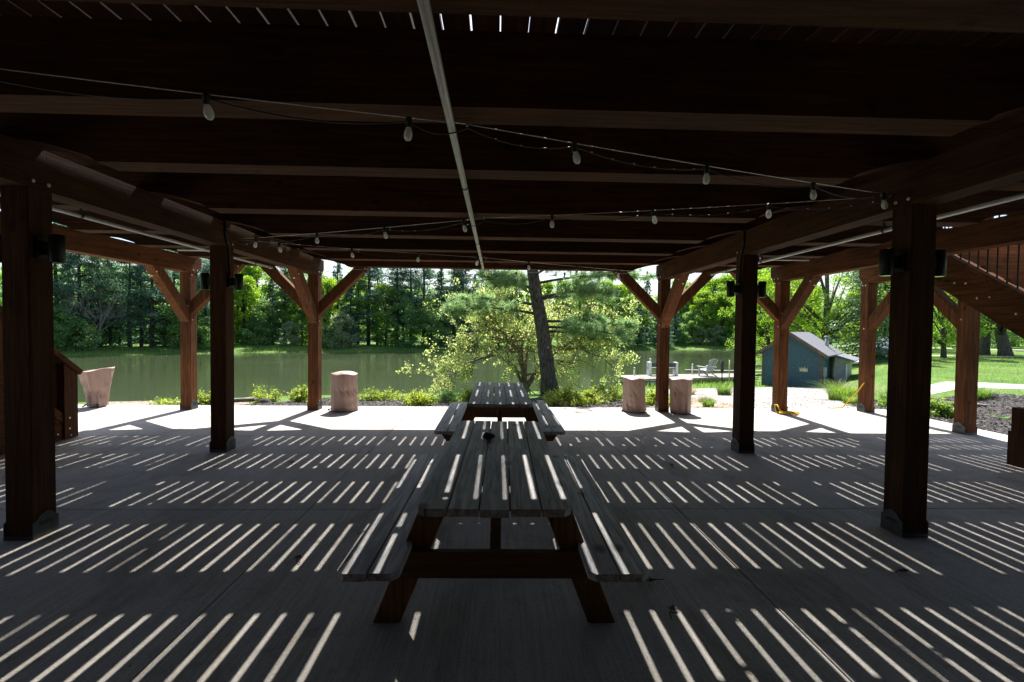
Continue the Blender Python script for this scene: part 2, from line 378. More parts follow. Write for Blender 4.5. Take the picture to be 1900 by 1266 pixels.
def grid(name, xs, ys, mat, off=0., zf=None, keep=None):
    X, Y = np.meshgrid(xs, ys); Z = height(X, Y) + off
    if zf is not None: Z = Z + zf(X, Y)
    nx, ny = len(xs), len(ys); V = np.stack([X, Y, Z], -1).reshape(-1, 3)
    F = []
    K = None if keep is None else keep(X, Y)
    for j in range(ny - 1):
        for i in range(nx - 1):
            if K is not None and not (K[j, i] and K[j, i+1] and K[j+1, i] and K[j+1, i+1]): continue
            F.append((j*nx+i, j*nx+i+1, (j+1)*nx+i+1, (j+1)*nx+i))
    if K is not None:
        used = sorted({i for q in F for i in q}); mp = {u: k for k, u in enumerate(used)}
        V = V[used]; F = [tuple(mp[i] for i in q) for q in F]
    return pymesh(name, V, F, mat, smooth=True)
xs = np.concatenate([np.linspace(-700,-100,13), np.linspace(-90,-20,36), np.linspace(-19,30,99), np.linspace(32,100,35), np.linspace(120,700,13)])
ys = np.concatenate([np.linspace(-400,-30,8), np.linspace(-20,8,15), np.linspace(8.5,31,60), np.linspace(32,100,69), np.linspace(120,900,14)])
tag(grid('ground', xs, ys, M['grass'], 0., lambda X, Y: np.where((Y > -9) & (Y < 9.7) & (X > -10.3) & (X < 8.3), -.2, 0.)), kind='structure')
tag(pymesh('water', [(-95,8,WZ),(45,8,WZ),(45,90,WZ),(-95,90,WZ)], [(0,1,2,3)], M['water']), kind='structure')

# patio slab: panels with tooled joints
mb = MB(); gx = [-10.1,-4.93,-1.64,1.66,4.95,8.22]; gy = [-6.5,-2.0,1.3,4.18,7.0,9.7]
for i in range(5):
    for j in range(5):
        mb.box((gx[i]+.005, gy[j]+.005, -.14), (gx[i+1]-.005, gy[j+1]-.005, 0))
tag(mb.build('patio', M['concrete']), kind='structure')
mb = MB(); mb.box((-10.1,-6.5,-.17), (8.22,9.7,-.012)); 
tag(mb.build('patio_joint_bed', M['joint']), kind='structure')

# beds around the patio
wav = lambda X, Y: .35*np.sin(X*1.3+.5) + .25*np.sin(X*2.9+Y) + .15*np.sin(Y*3.1+1)
def in_front(X, Y): return (Y > 9.55) & (Y < 13.2 + np.where(X > -2, 1.5 + 1.2*wav(X, Y), 4.6)) & (X > -6.9) & (X < 3.6)
def in_right(X, Y): return (X > 8.1) & (Y < 14.6 + .3*wav(X, Y)) & (X + .9*(Y-13.6) < 14.2) & (Y > 3) & (X < 17.5 - .25*(Y-4)) & (X > 7.75 + (Y-9.7)*.68 + .2*wav(Y, X))
def in_gravel(X, Y): return (Y > 9.55) & (X > 5.7 + .1*(Y-9.7) + .2*wav(Y, X)) & (X < 7.8 + (Y-9.7)*.68 + .2*wav(Y, X)) & (Y < 22.2)
tag(grid('mulch_bed', np.arange(-7.5,4.5,.12), np.arange(9.5,18.,.12), M['mulch'], .016, None, in_front), kind='structure')
tag(grid('mulch_bed', np.arange(7.7,18,.15), np.arange(2.8,15.2,.15), M['mulch'], .016, None, in_right), kind='structure')
tag(grid('gravel_path', np.arange(5,17,.15), np.arange(9.5,22.4,.15), M['gravel'], .012, None, in_gravel), kind='structure')
def in_dirt(X, Y): return (Y > 9.55) & (X > 3.0) & (Y < 14.6 + .5*wav(X, Y)) & (X < 6.2 + .1*(Y-9.7)) | ((Y > 9.55) & (Y < 18.5) & (X < -6.3) & (X > -15))
tag(grid('dirt_strip', np.arange(-15,7.6,.15), np.arange(9.5,18.6,.15), M['dirt'], .008, None, in_dirt), kind='structure')
def strip(name, P, w, mat, off=.012):
    """a ribbon of width w along the polyline P"""
    P = np.array(P, float); V = []; F = []
    seg = []
    for a, b in zip(P[:-1], P[1:]):
        for t in np.linspace(0, 1, 12, endpoint=False): seg.append(a + (b-a)*t)
    seg.append(P[-1]); seg = np.array(seg)
    d = np.gradient(seg, axis=0); n = np.stack([-d[:,1], d[:,0]], -1); n /= np.linalg.norm(n, axis=1)[:,None]
    for k, (p, q) in enumerate(zip(seg, n)):
        for s in (-.5, -.17, .17, .5):
            x, y = p + q*w*s; V.append((x, y, hz(x, y) + off))
    for k in range(len(seg)-1):
        for j in range(3): F.append((k*4+j, k*4+j+1, k*4+j+5, k*4+j+4))
    return tag(pymesh(name, V, F, mat, smooth=True), kind='structure')
strip('gravel_road', [(14.0,15.9),(17.0,15.2),(22,11.3),(30,6)], 2.0, M['road'])
strip('far_road', [(18,44),(30,36.6),(44,34.9),(70,30)], 1.6, M['road'])
strip('back_road', [(40,62),(56,52),(80,44)], 2.2, M['road'])

# ------------------------------------------------------------------ scattered chips and pebbles (uncountable)
def chips(name, region, x0, x1, y0, y1, n, size, mat, off):
    X = rng.uniform(x0, x1, n); Y = rng.uniform(y0, y1, n); k = region(X, Y); X, Y = X[k], Y[k]; n = len(X)
    Z = height(X, Y) + off + rng.uniform(0, size*.5, n)
    a = rng.uniform(0, 2*np.pi, n); u = np.stack([np.cos(a), np.sin(a), rng.normal(0, .35, n)], -1)
    w = np.stack([-np.sin(a), np.cos(a), rng.normal(0, .35, n)], -1)
    L = size * rng.uniform(.5, 1.4, n)[:,None]; W = size * rng.uniform(.25, .6, n)[:,None]
    c = np.stack([X, Y, Z], -1)
    Q = np.stack([c-u*L, c-w*W, c+u*L, c+w*W], 1)
    return tag(quadmesh(name, Q, mat), kind='stuff')
tag(chips('mulch_chips', in_front, -7.5, 4.5, 9.72, 16, 26000, .032, M['chip'], .02), 'dark bark mulch chips in the bed along the water side of the patio', 'mulch')
tag(chips('mulch_chips', in_right, 8.25, 18, 4.5, 15, 24000, .036, M['chip'], .02), 'dark bark mulch chips in the bed right of the patio', 'mulch')
tag(chips('gravel_stones', in_gravel, 5, 16.5, 9.72, 22, 32000, .022, M['pebble'], .014), 'pale gravel stones on the path to the teal shed', 'gravel')
tag(chips('dirt_clods', in_dirt, -10, 7.5, 9.72, 15.5, 5000, .04, M['lf_dry'], .01), 'dry straw and clods on the bare strip beside the patio', 'straw')

# ------------------------------------------------------------------ the timber deck
XL, XR, XLO, XRO = -3.535, 3.328, -5.91, 5.70
Y1, Y2, Y3 = 3.584, 6.098, 9.20
ZB, ZT, ZJ, ZD = 2.622, 2.925, 2.78, 3.175
PS = .197
deck = thing('timber_deck', (0, 9.3, 0), 'dark stained heavy timber deck on square posts over the patio', 'deck')
def post(x, y, zt, parent, inner=False):
    mb = MB(); mb.timber((x, y+PS/2, .012), (x, y+PS/2, zt), PS, PS, (1,0,0), .007)
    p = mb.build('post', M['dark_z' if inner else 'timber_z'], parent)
    g = .009
    for s in (-1, 1):
        a = x + s*PS/2; b = a + s*g
        w = PS/2 + .004; yc = y + PS/2
        prof = [(yc-w,0),(yc+w,0),(yc+w,.125),(yc+w*.72,.14),(yc+w*.5,.168),(yc,.186),(yc-w*.5,.168),(yc-w*.72,.14),(yc-w,.125)]
        mb = MB(); mb.prism(prof, 'x', min(a,b)+.0005*s, max(a,b)+.0005*s); fix_normals(mb.build('side_plate', M['plate'], p))
        if y > 0:      # cut-out mark on each side plate
            a = x + s*(PS/2+g+.001)
            poly = [(yc-.06,.10),(yc-.03,.122),(yc-.012,.112),(yc,.128),(yc+.012,.112),(yc+.03,.122),(yc+.06,.10),(yc+.03,.082),(yc+.012,.094),(yc,.08),(yc-.012,.094),(yc-.03,.082)]
            mb = MB(); mb.prism(poly, 'x', min(a, a+s*.003), max(a, a+s*.003)); fix_normals(mb.build('plate_mark', M['black'], p))
    mb = MB(); mb.box((x-PS/2-g, y-.006, 0), (x+PS/2+g, y-.001, .03)); mb.box((x-PS/2, y-.002, 0), (x+PS/2, y+PS+.002, .011)); mb.box((x-PS/2-g, y+PS+.001, 0), (x+PS/2+g, y+PS+.006, .03))
    mb.build('foot_plate', M['plate'], p)
    return p
def boltset(parent, pts, r=.014):
    for (p, ax) in pts:
        p = Vector(p); d = Vector(ax); mb = MB()
        mb.tube([p, p + d*.008, p + d*.011], [r, r, r*.6], 8)
        fix_normals(mb.build('bolt', M['bolt'], parent))
def brace(a, b, w, h, side, parent, ca, cb):
    mb = MB(); mb.timber(a, b, w, h, side, .006, ca, cb)
    axis = 'z'
    return fix_normals(mb.build('brace', M['timber_z'], parent))
def brace_y(x, ypost, dirn, zbeam, parent, run=.95):
    """brace in the plane x=const from the post face to the beam underside; dirn -1 towards the camera"""
    face = ypost if dirn < 0 else ypost + PS
    d = Vector((0, dirn, 1)).normalized(); h = .185
    off = Vector((0, -dirn, 1)).normalized() * (h/2)
    a = Vector((x, face, zbeam-run)) + off; b = Vector((x, face+dirn*run, zbeam)) + off
    o = brace(a - d*.2, b + d*.2, .16, h, (1,0,0), parent, ((x,face+dirn*.001,0),(0,1,0)), ((0,0,zbeam-.001),(0,0,1)))
    boltset(o, [((x, face+dirn*(run-.1), zbeam-.16), (0, dirn*.7, -.7)) for _ in (0,)] + [((x+sx*.0815, face+dirn*(run*.9), zbeam-.09), (sx,0,0)) for sx in (-1,1)])
    return o
def brace_x(xpost, y, dirn, zr, parent, run=.95):
    face = xpost + dirn*PS/2; yc = y + PS/2; h = .185
    d = Vector((dirn, 0, 1)).normalized(); off = Vector((-dirn, 0, 1)).normalized() * (h/2)
    a = Vector((face, yc, zr-run)) + off; b = Vector((face+dirn*run, yc, zr)) + off
    o = brace(a - d*.2, b + d*.2, .16, h, (0,1,0), parent, ((face+dirn*.001,0,0),(1,0,0)), ((0,0,zr-.001),(0,0,1)))
    boltset(o, [((face+dirn*(run-.06), yc-.0815, zr+.05-.08), (0,-1,0))])
    return o
posts = {}
for nm, x, y in (('L1',XL,Y1),('L2',XL,Y2),('L3',XL,Y3),('R1',XR,Y1),('R2',XR,Y2),('R3',XR,Y3),('LO',XLO,Y3-.05),('RO',XRO,Y3-.05)):
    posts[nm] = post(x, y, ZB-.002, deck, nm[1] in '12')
for x in (XL, XR, XLO, XRO):      # posts that stand behind the camera
    post(x, -1.2, ZB-.002, deck)
# beams, chamfered nose
for x in (XL, XR, XLO, XRO):
    yo = 9.50; y0 = -3.9
    prof = [(y0,ZB),(yo-.12,ZB),(yo-.02,ZB+.1),(yo,ZB+.13),(yo,ZT),(y0,ZT)]
    mb = MB(); mb.prism(prof, 'x', x-.1, x+.1)
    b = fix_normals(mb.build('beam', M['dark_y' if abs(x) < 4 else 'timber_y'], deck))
    inn = -1 if x > 0 else 1
    boltset(b, [((x+s*.1, yy+dy, ZB+.05), (s,0,0)) for s in (-1,1) for yy in (Y1+PS/2,Y2+PS/2,Y3+PS/2) for dy in (-.06,.06)])
boltset(posts['L3'], [((XL+PS/2, Y3+.05, 1.72),(1,0,0)), ((XL+PS/2, Y3+.1, ZB-.04),(1,0,0))])
boltset(posts['R3'], [((XR-PS/2, Y3+.05, 1.72),(-1,0,0)), ((XR-PS/2, Y3+.1, ZB-.04),(-1,0,0))])
boltset(posts['LO'], [((XLO+PS/2, Y3, 1.72),(1,0,0)), ((XLO+PS/2, Y3-.01, ZB-.05),(1,0,0)), ((XLO+.06, Y3-.05, 1.98),(0,-1,0))])
boltset(posts['RO'], [((XRO-PS/2, Y3, 1.72),(-1,0,0)), ((XRO-PS/2, Y3-.01, ZB-.05),(-1,0,0)), ((XRO-.06, Y3-.05, 1.98),(0,-1,0))])
# joists: deep timbers with arched seats over the beams
XE0, XE1 = -6.03, 5.83
def joist_profile():
    P = [(XE0, ZT)]
    beams = [XLO, XL, XR, XRO]
    def arch(x0, z0, x1, z1):     # quarter-curve between seat and full depth
        out = []
        for k in range(1, 11):
            t = k/10; s = t*t*(3-2*t)*.45 + (1-math.sqrt(max(0,1-t*t)))*.55 if z1 < z0 else 1-((1-t)**2*(3-2*(1-t))*.45 + (1-math.sqrt(max(0,1-(1-t)**2)))*.55)
            out.append((x0+(x1-x0)*t, z0+(z1-z0)*s))
        return out
    for i, bx in enumerate(beams):
        if i == 0: P.append((bx+.11, ZT))
        else: P.append((bx-.11, ZT)); 
        if i < 3:
            if i: P.append((bx+.11, ZT))
            nx = beams[i+1]
            P += arch(bx+.11, ZT, bx+.66, ZJ); P.append((nx-.66, ZJ)); P += arch(nx-.66, ZJ, nx-.111, ZT-.0005)
    P += [(XE1, ZT), (XE1, ZD), (XE0, ZD)]
    return P
prof = joist_profile()
JY = [-3.6,-2.6,-1.55,-.55,.5,1.575,2.515,3.50,4.80,6.02,7.09,8.16,9.15]
proto = None
for y in JY:
    mb = MB(); mb.prism(prof, 'y', y, y+.21)
    nm = 'rim_joist' if y > 9 else 'joist'
    # seat plane sits a hair above the beam
    mb.v = [(a, b, c + (.0015 if abs(c-ZT) < 1e-3 else 0)) for a, b, c in mb.v]
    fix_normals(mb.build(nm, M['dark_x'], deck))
# deck boards
mb = MB(); x = -6.102; k = 0; gaps = []
while x < XE1 + .05:
    g = rng.choice([.0055,.0085,.010,.0115,.013], p=[.08,.14,.3,.30,.18])
    if k == 17: g = .014
    mb.box((x, -4.0, ZD+.002), (x+.149-g, 9.50, ZD+.040))
    gaps.append((x+.149-g, x+.149)); x += .149; k += 1
mb.build('deck_boards', M['deck'], deck)
# unseen plugs added in the board gaps to break up the sun stripes
mb = MB(); r_ = np.random.default_rng(5)
for (xa, xb) in gaps:
    for _ in range(r_.poisson(1.6)):
        y = r_.uniform(2.2, 9.2); L = r_.exponential(.07) + .02; mb.box((xa-.001, y, ZD+.012), (xb+.001, y+L, ZD+.034))
    if 2.2 < xa < 4.7 and r_.uniform() < .8: y = r_.uniform(6.95,7.25); mb.box((xa-.001, y, ZD+.010), (xb+.001, y+r_.uniform(.25,.75), ZD+.036))
    if -5.4 < xa < -3.3 and r_.uniform() < .75: y = r_.uniform(6.75,7.25); mb.box((xa-.001, y, ZD+.010), (xb+.001, y+r_.uniform(.3,.8), ZD+.036))
    if r_.uniform() < .35: y = r_.uniform(8.2,8.9); mb.box((xa-.001, y, ZD+.010), (xb+.001, y+r_.uniform(.2,.5), ZD+.036))
tag(mb.build('gap_light_plugs', M['joint'], deck), kind='stuff')
for nm in ('L3','R3','LO','RO'):
    px, py = {'L3':(XL,Y3),'R3':(XR,Y3),'LO':(XLO,Y3-.05),'RO':(XRO,Y3-.05)}[nm]
    brace_y(px, py, -1, ZB, deck)
    if nm in ('L3','LO','RO','R3'):
        inner = {'L3':(-1,1),'R3':(-1,1),'LO':(1,),'RO':(-1,)}[nm]
        for d in inner: brace_x(px, py, d, ZJ, deck)
# unseen walls and upper floor added behind the camera to cut stray light
hs_ = thing('added_house', (0,-3,0), 'unseen dark walls and upper floor added behind the viewer to keep light from under the deck', 'added_house')
mb = MB(); mb.box((-9.2,-2.7,-.1),(9.2,-2.4,3.2)); mb.build('back_wall', M['siding'], hs_)
for xx in (-9.2, 8.9):
    mb = MB(); mb.box((xx,-2.399,-.1),(xx+.3,.6,3.2)); mb.build('side_wall', M['siding'], hs_)
mb = MB(); mb.box((-9.2,-2.7,3.201),(-6.11,.6,3.3)); mb.box((5.93,-2.7,3.201),(9.2,.6,3.3)); mb.box((-9.2,-2.7,3.301),(9.2,2.0,6.2)); mb.build('upper_floor', M['siding'], hs_)

# ------------------------------------------------------------------ right staircase with landing
st = thing('staircase', (6.8, 7.2, 0), 'dark timber staircase with black balusters climbing beside the right side of the deck', 'staircase')
P2 = post(7.56, 9.25, ZB-.002, st); P3 = post(7.63, 7.28, ZB-.002, st)
boltset(P2, [((7.56-PS/2, 9.33, 1.7), (-1,0,0)), ((7.56-PS/2, 9.32, ZB-.05), (-1,0,0)), ((7.56-PS/2, 9.39, ZB-.05), (-1,0,0))])
boltset(P3, [((7.63-PS/2, 7.40, 1.85), (-1,0,0))])
mb = MB(); mb.prism([(7.0,ZB),(9.43,ZB),(9.53,ZB+.1),(9.55,ZB+.13),(9.55,ZT),(7.0,ZT)], 'x', 7.5, 7.69); fix_normals(mb.build('landing_beam', M['timber_y'], st))
brace_y(7.56, 9.25, -1, ZB, st); brace_y(7.63, 7.28, 1, ZB, st)
for y in (7.15, 8.2, 9.2):
    mb = MB(); mb.box((5.86, y, ZT+.003), (7.68, y+.12, ZD)); mb.build('landing_joist', M['timber_x'], st)
mb = MB(); x = 5.89
while x < 7.7: mb.box((x, 7.1, ZD+.002), (x+.138, 9.5, ZD+.04)); x += .149
mb.build('landing_boards', M['deck'], st)
zt = lambda y: 2.60 + .65*(y-6.06)
for x in (6.0, 7.48):
    mb = MB(); ya, yb = 2.15, 7.08
    prof = [(ya, max(zt(ya)-.48, 0)), (yb, zt(yb)-.48), (yb, zt(yb)), (ya, zt(ya))]
    prof = [(ya,.01),(ya+.6,.01),(yb, zt(yb)-.47),(yb, zt(yb)),(ya, zt(ya))]
    mb.prism(prof, 'x', x, x+.09); s_ = fix_normals(mb.build('stringer', M['timber_y'], st))
    if x < 7:
        boltset(s_, [((x, y, zt(y)-dz), (-1,0,0)) for y, dz in ((6.0,.28),(5.85,.2),(5.7,.30),(5.55,.2),(5.25,.22),(5.0,.3))])
    mb = MB(); mb.timber((x+.045, ya-.02, zt(ya)+.022), (x+.045, yb, zt(yb)+.022), .15, .04, (1,0,0), .004); mb.build('stringer_cap', M['timber_y'], st)
    if x < 7:
        y = 2.3
        while y < 7.05:
            mb = MB(); mb.tube([(x+.045, y, zt(y)+.03), (x+.045, y, zt(y)+.86)], .009, 6); mb.build('baluster', M['black'], st); y += .115
    mb = MB(); mb.timber((x+.045, ya, zt(ya)+.88), (x+.045, yb, zt(yb)+.88), .09, .05, (1,0,0), .006); mb.build('handrail', M['timber_y'], st)
n = 17
for k in range(n):
    z = .19*(k+1); y = 6.06 + (z-.10-2.60)/.65
    if z > 3.2: break
    mb = MB(); mb.box((6.092, y, z-.04), (7.478, y+.29, z)); mb.build('tread', M['tread'], st)
    mb = MB(); mb.box((6.092, y+.268, z+.001), (7.478, y+.288, z+.149)); mb.build('riser', M['tread'], st)
y = 7.3
while y < 9.4:
    mb = MB(); mb.tube([(7.62, y, ZD+.04), (7.62, y, ZD+.95)], .009, 6); mb.build('baluster', M['black'], st); y += .115
mb = MB(); mb.box((7.57,7.1,ZD+.95),(7.67,9.53,ZD+1.0)); mb.box((5.9,9.43,ZD+.951),(7.57,9.53,ZD+.999)); mb.build('landing_rail', M['timber_y'], st)
for y in (7.1, 9.4):
    mb = MB(); mb.box((7.55,y,ZD+.041),(7.69,y+.14,ZD+1.1)); mb.build('newel', M['timber_z'], st)

# left stair end
ls = thing('stair_end', (-6.05, 6.9, 0), 'low timber stair end with a sloping cap rail at the left patio edge', 'staircase')
mb = MB(); mb.prism([(6.70,.012),(6.91,.012),(6.91,.92),(6.70,1.08)], 'x', -6.16, -5.97); p_ = fix_normals(mb.build('post', M['timber_z'], ls))
mb = MB(); mb.timber((-6.06, 5.0, 2.46), (-6.06, 6.95, .92), .24, .075, (1,0,0), .006); mb.build('cap_rail', M['timber_y'], ls)
mb = MB(); mb.prism([(5.0,.35),(6.695,.35),(6.695,1.05),(5.0,2.38)], 'x', -6.10, -6.06); fix_normals(mb.build('side_panel', M['timber_z'], ls))
mb = MB(); mb.prism([(5.0,1.55),(6.699,.25),(6.699,.38),(5.0,1.72)], 'x', -6.06, -5.99); fix_normals(mb.build('stringer', M['timber_y'], ls))
mb = MB(); mb.prism([(5.0,.012),(6.698,.012),(6.698,.24),(5.0,1.54)], 'x', -6.12, -6.0); fix_normals(mb.build('skirt_board', M['timber_y'], ls))
boltset(ls, [((-5.97, 6.77,.30),(1,0,0)),((-5.97,6.77,.15),(1,0,0)),((-6.0,6.62,.10),(1,0,0)),((-5.97,6.79,.05),(1,0,0))])
for k in range(5):
    mb = MB(); mb.box((-7.3, 6.5-.29*k, .19*(k+1)-.04), (-6.13, 6.79-.29*k, .19*(k+1))); mb.build('tread', M['deck'], ls)

# short dark post at the right edge
sp_ = thing('short_post', (6.49, 5.52, 0), 'short dark square post standing at the right edge of the patio', 'post')
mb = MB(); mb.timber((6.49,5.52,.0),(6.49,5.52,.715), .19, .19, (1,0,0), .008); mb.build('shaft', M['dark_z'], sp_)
mb = MB(); mb.box((6.38,5.41,0),(6.60,5.424,.42)); mb.box((6.38,5.424,0),(6.394,5.63,.42)); mb.box((6.586,5.424,0),(6.60,5.63,.42)); mb.build('sleeve', M['dark_z'], sp_)

# ------------------------------------------------------------------ lamps on the posts
def lamp(x, y, z, s, label):
    t = thing('wall_lamp', (x, y, z), label, 'lamp', 'black cylinder lamps on the deck posts')
    cx = x + s*.115
    mb = MB(); mb.lathe((cx, y, z-.105), [(.046,0),(.05,.004),(.05,.206),(.046,.21)], 20); o = mb.build('lamp_body', M['black'], t, True)
    mb = MB(); mb.lathe((cx, y, z-.107), [(.04,0),(.04,.001)], 16); mb.build('lens', M['glassd'], o)
    mb = MB(); mb.box((min(x, x+s*.07), y-.03, z-.05), (max(x, x+s*.07), y+.03, z+.05)); mb.box((min(x,x+s*.022), y-.06, z-.075), (max(x,x+s*.022), y+.06, z+.0749)); mb.build('bracket', M['black'], t)
for nm, x, y, desc in (('L1',XL,Y1,'nearest left post'),('L2',XL,Y2,'middle left post'),('R1',XR,Y1,'nearest right post'),('R2',XR,Y2,'middle right post')):
    for s in (-1, 1):
        inner = (s > 0) == (x < 0)
        lamp(x + s*PS/2, y + PS/2, 2.18, s, 'black cylinder lamp on the %s side of the %s' % ('inward' if inner else 'outward', desc))
# black conduits on the middle posts
for x, y, s, d in ((XL,Y2,1,'left'),(XR,Y2,-1,'right')):
    mb = MB(); xx = x + s*(PS/2+.012)
    mb.tube([(x+s*.112, y-.02, 2.95),(x+s*.114, y-.03, 2.75),(xx, y+.05, 2.6),(xx, y+.07, 2.4),(xx, y+.09, 2.26)], .011, 8)
    tag(mb.build('cable', M['rubber'], None, True, (x,y,2.2)), 'black cable running down the middle %s post to its lamp' % d, 'cable')

# ------------------------------------------------------------------ pipes under the joists
def pipe(x, z, y0, y1, r, label, hang):
    t = thing('pipe', (x, y0, z), label, 'pipe')
    mb = MB(); mb.tube([(x,y0,z),(x,y1,z)], r, 16); mb.build('tube', M['pipe'], t, True)
    for y in hang:
        mb = MB(); mb.tube([(x,y-.012,z),(x,y+.012,z)], r*1.18, 14); mb.box((x-.006,y-.012,z+r), (x+.006,y+.012,ZJ+.14 if x<-4 or x>4 else ZJ-.001))
        mb.build('hanger', M['rubber'], t)
    mb2 = MB(); mb2.tube([(x,y1-.06,z),(x,y1+.01,z)], r*1.25, 14); mb2.build('end_cap', M['steel'], t, True)
pipe(-.262, 2.735, -3.5, 9.1, .022, 'long grey pipe hung along the middle of the deck ceiling', [3.67+.1, 6.2, 8.25, 1.6-.2])
pipe(-4.18, 2.70, -3.5, 8.9, .021, 'grey pipe under the left bay of the deck', [2.7, 4.9, 7.2, 8.3])
pipe(4.10, 2.70, -3.5, 8.9, .021, 'grey pipe under the right bay of the deck', [2.7, 4.9, 7.2, 8.3])
for sx in (-4.5, 4.5):
    mb = MB(); mb.tube([(sx-.35,7.35,2.76),(sx+.45,7.35,2.76)], .017, 10)
    tag(mb.build('pipe', M['pipe'], None, True, (sx,7.35,2.76)), 'short cross pipe under the %s bay of the deck' % ('left' if sx < 0 else 'right'), 'pipe')

# ------------------------------------------------------------------ string lights
def string(name_label, segs, bulbs, drop=.05):
    """segs: list of anchor points; bulbs: list of (segment index, t)"""
    o0 = segs[0]; t = thing('string_light', o0, name_label, 'string light', 'bulb strings zigzagging under the deck')
    def pt(i, u, sag): 
        a, b = Vector(segs[i]), Vector(segs[i+1]); p = a.lerp(b, u); p.z -= sag*4*u*(1-u); return p
    wire = MB(); cord = MB()
    for i in range(len(segs)-1):
        wire.tube([pt(i, k/12, .012) for k in range(13)], .0026, 5)
        us = sorted([0., 1.] + [u for j, u in bulbs if j == i])
        pts = []
        for u0, u1 in zip(us[:-1], us[1:]):
            for k in range(8):
                q = k/8; p = pt(i, u0+(u1-u0)*q, .012); p.z -= .02 + .05*4*q*(1-q); pts.append(p)
        p = pt(i, 1., .012); p.z -= .02; pts.append(p)
        cord.tube(pts, .0042, 5)
    wire.build('wire', M['wire'], t, True); cord.build('cord', M['rubber'], t, True)
    for i, u in bulbs:
        p = pt(i, u, .012); tilt = random.uniform(-.06, .06)
        mb = MB(); mb.lathe((p.x, p.y, p.z-.125), [(.004,.0),(.013,.003),(.0205,.014),(.0235,.028),(.0225,.042),(.018,.058),(.0135,.068),(.0125,.073)], 14)
        mb.v = [(a + (c-p.z)*tilt*3, b, c) for a, b, c in mb.v]
        b = mb.build('bulb', M['bulb'], t, True)
        mb = MB(); mb.lathe((p.x, p.y, p.z-.054), [(.0165,0),(.0175,.004),(.016,.03),(.019,.032),(.019,.045),(.012,.058)], 12)
        mb.build('socket', M['rubber'], b, True)
    for q in segs[1:-1]:
        eyes = MB(); eyes.tube([(q[0], q[1], q[2]+.012), (q[0], q[1], q[2]-.012)], .006, 8); eyes.build('eye_hook', M['steel'], t)
    for q in (segs[0], segs[-1]):
        eyes = MB(); eyes.tube([(q[0], q[1], q[2]-.01), (q[0]+(.08 if q[0] > 0 else -.08), q[1], q[2]-.01)], .006, 8); eyes.build('eye_hook', M['steel'], t)
string('bulb string nearest the camera, running from the left beam to the near right post',
       [(-3.43,1.95,2.77),(-.176,2.69,2.765),(3.22,3.79,2.75)], [(0,.30),(0,.611),(0,.904),(1,.189),(1,.472),(1,.754),(1,.975)])
string('second bulb string, from the near right post back to the middle left post',
       [(3.22,3.80,2.74),(-.144,4.95,2.765),(-3.42,6.32,2.75)], [(0,.25),(0,.524),(0,.796),(1,.066),(1,.348),(1,.622),(1,.901)])
string('third bulb string, from the middle left post out to the front right post',
       [(-3.42,6.32,2.745),(-.2,7.25,2.70),(3.22,9.05,2.72)], [(0,.152),(0,.428),(0,.703),(0,.971),(1,.209),(1,.456),(1,.707)])
string('farthest bulb string, strung along the outer rim in front of the trees',
       [(3.22,9.08,2.72),(-.26,9.10,2.715),(-3.42,9.08,2.72)], [(0,.25),(0,.55),(0,.82),(1,.11),(1,.41),(1,.71)])

# ------------------------------------------------------------------ picnic tables
def picnic(cx, y0, rot, L, label, stripped=False):
    t = thing('picnic_table', (0,0,0), label, 'picnic table')
    W = .735; bw = .140; gap = (W - 5*bw)/4; zt_ = .762; th = .038
    def board(mb, x0, x1, z, ya, yb, clip=0, th=th):
        if clip == 0: mb.box((x0, ya, z-th), (x1, yb, z))
        else:
            c = .035
            if clip < 0: P = [(x0+c,ya),(x1,ya),(x1,yb),(x0+c,yb),(x0,yb-c),(x0,ya+c)]
            else: P = [(x0,ya),(x1-c,ya),(x1,ya+c),(x1,yb-c),(x1-c,yb),(x0,yb)]
            mb.prism(P, 'z', z-th, z)
    mb = MB()
    for k in range(5):
        x0 = -W/2 + k*(bw+gap); board(mb, x0, x0+bw, zt_ + random.uniform(-.002,.002), random.uniform(-.006,.006), L + random.uniform(-.006,.006), -1 if k == 0 else (1 if k == 4 else 0))
    fix_normals(mb.build('tabletop', M['grey'], t))
    for s in (-1, 1):
        mb = MB()
        for k, (a, b) in enumerate(((.455,.597),(.606,.748))):
            x0, x1 = (a, b) if s > 0 else (-b, -a)
            board(mb, x0, x1, .45, random.uniform(-.006,.006), L + random.uniform(-.006,.006), s if k == 1 else -s)
        fix_normals(mb.build('bench', M['grey'], t))
    for ye, sd in ((.36, 1), (L-.36, -1)):
        for s in (-1, 1):
            mb = MB(); mb.timber((s*.67, ye, -.2), (s*.255, ye, .85), .04, .14, (0,1,0), .004, ((0,0,0),(0,0,1)), ((0,0,zt_-th-.001),(0,0,1)))
            o = fix_normals(mb.build('leg', M['tleg'], t)); boltset(o, [((s*.50, ye-.021*sd, .37),(0,-sd,0)),((s*.47, ye-.021*sd, .43),(0,-sd,0))], .008)
        yb = ye - .041*sd
        mb = MB(); mb.prism([(-.70,.411),(-.70,.36),(-.64,.268),(.64,.268),(.70,.36),(.70,.411)], 'y', yb-.019, yb+.019); fix_normals(mb.build('bench_support', M['tlegx'], t))
        mb = MB(); mb.prism([(-.34,zt_-th-.001),(-.34,zt_-th-.05),(-.31,zt_-th-.089),(.31,zt_-th-.089),(.34,zt_-th-.05),(.34,zt_-th-.001)], 'y', yb-.019, yb+.019); fix_normals(mb.build('top_cleat', M['tlegx'], t))
        mb = MB(); mb.timber((0, yb, .34), (0, yb+.55*sd, zt_-th), .062, .085, (1,0,0), .004, ((0,yb+.02*sd,0),(0,1,0)), ((0,0,zt_-th-.002),(0,0,1)))
        fix_normals(mb.build('centre_brace', M['tleg'], t))
    t.location = (cx, y0, 0); t.rotation_euler = (0, 0, -rot)
    return t
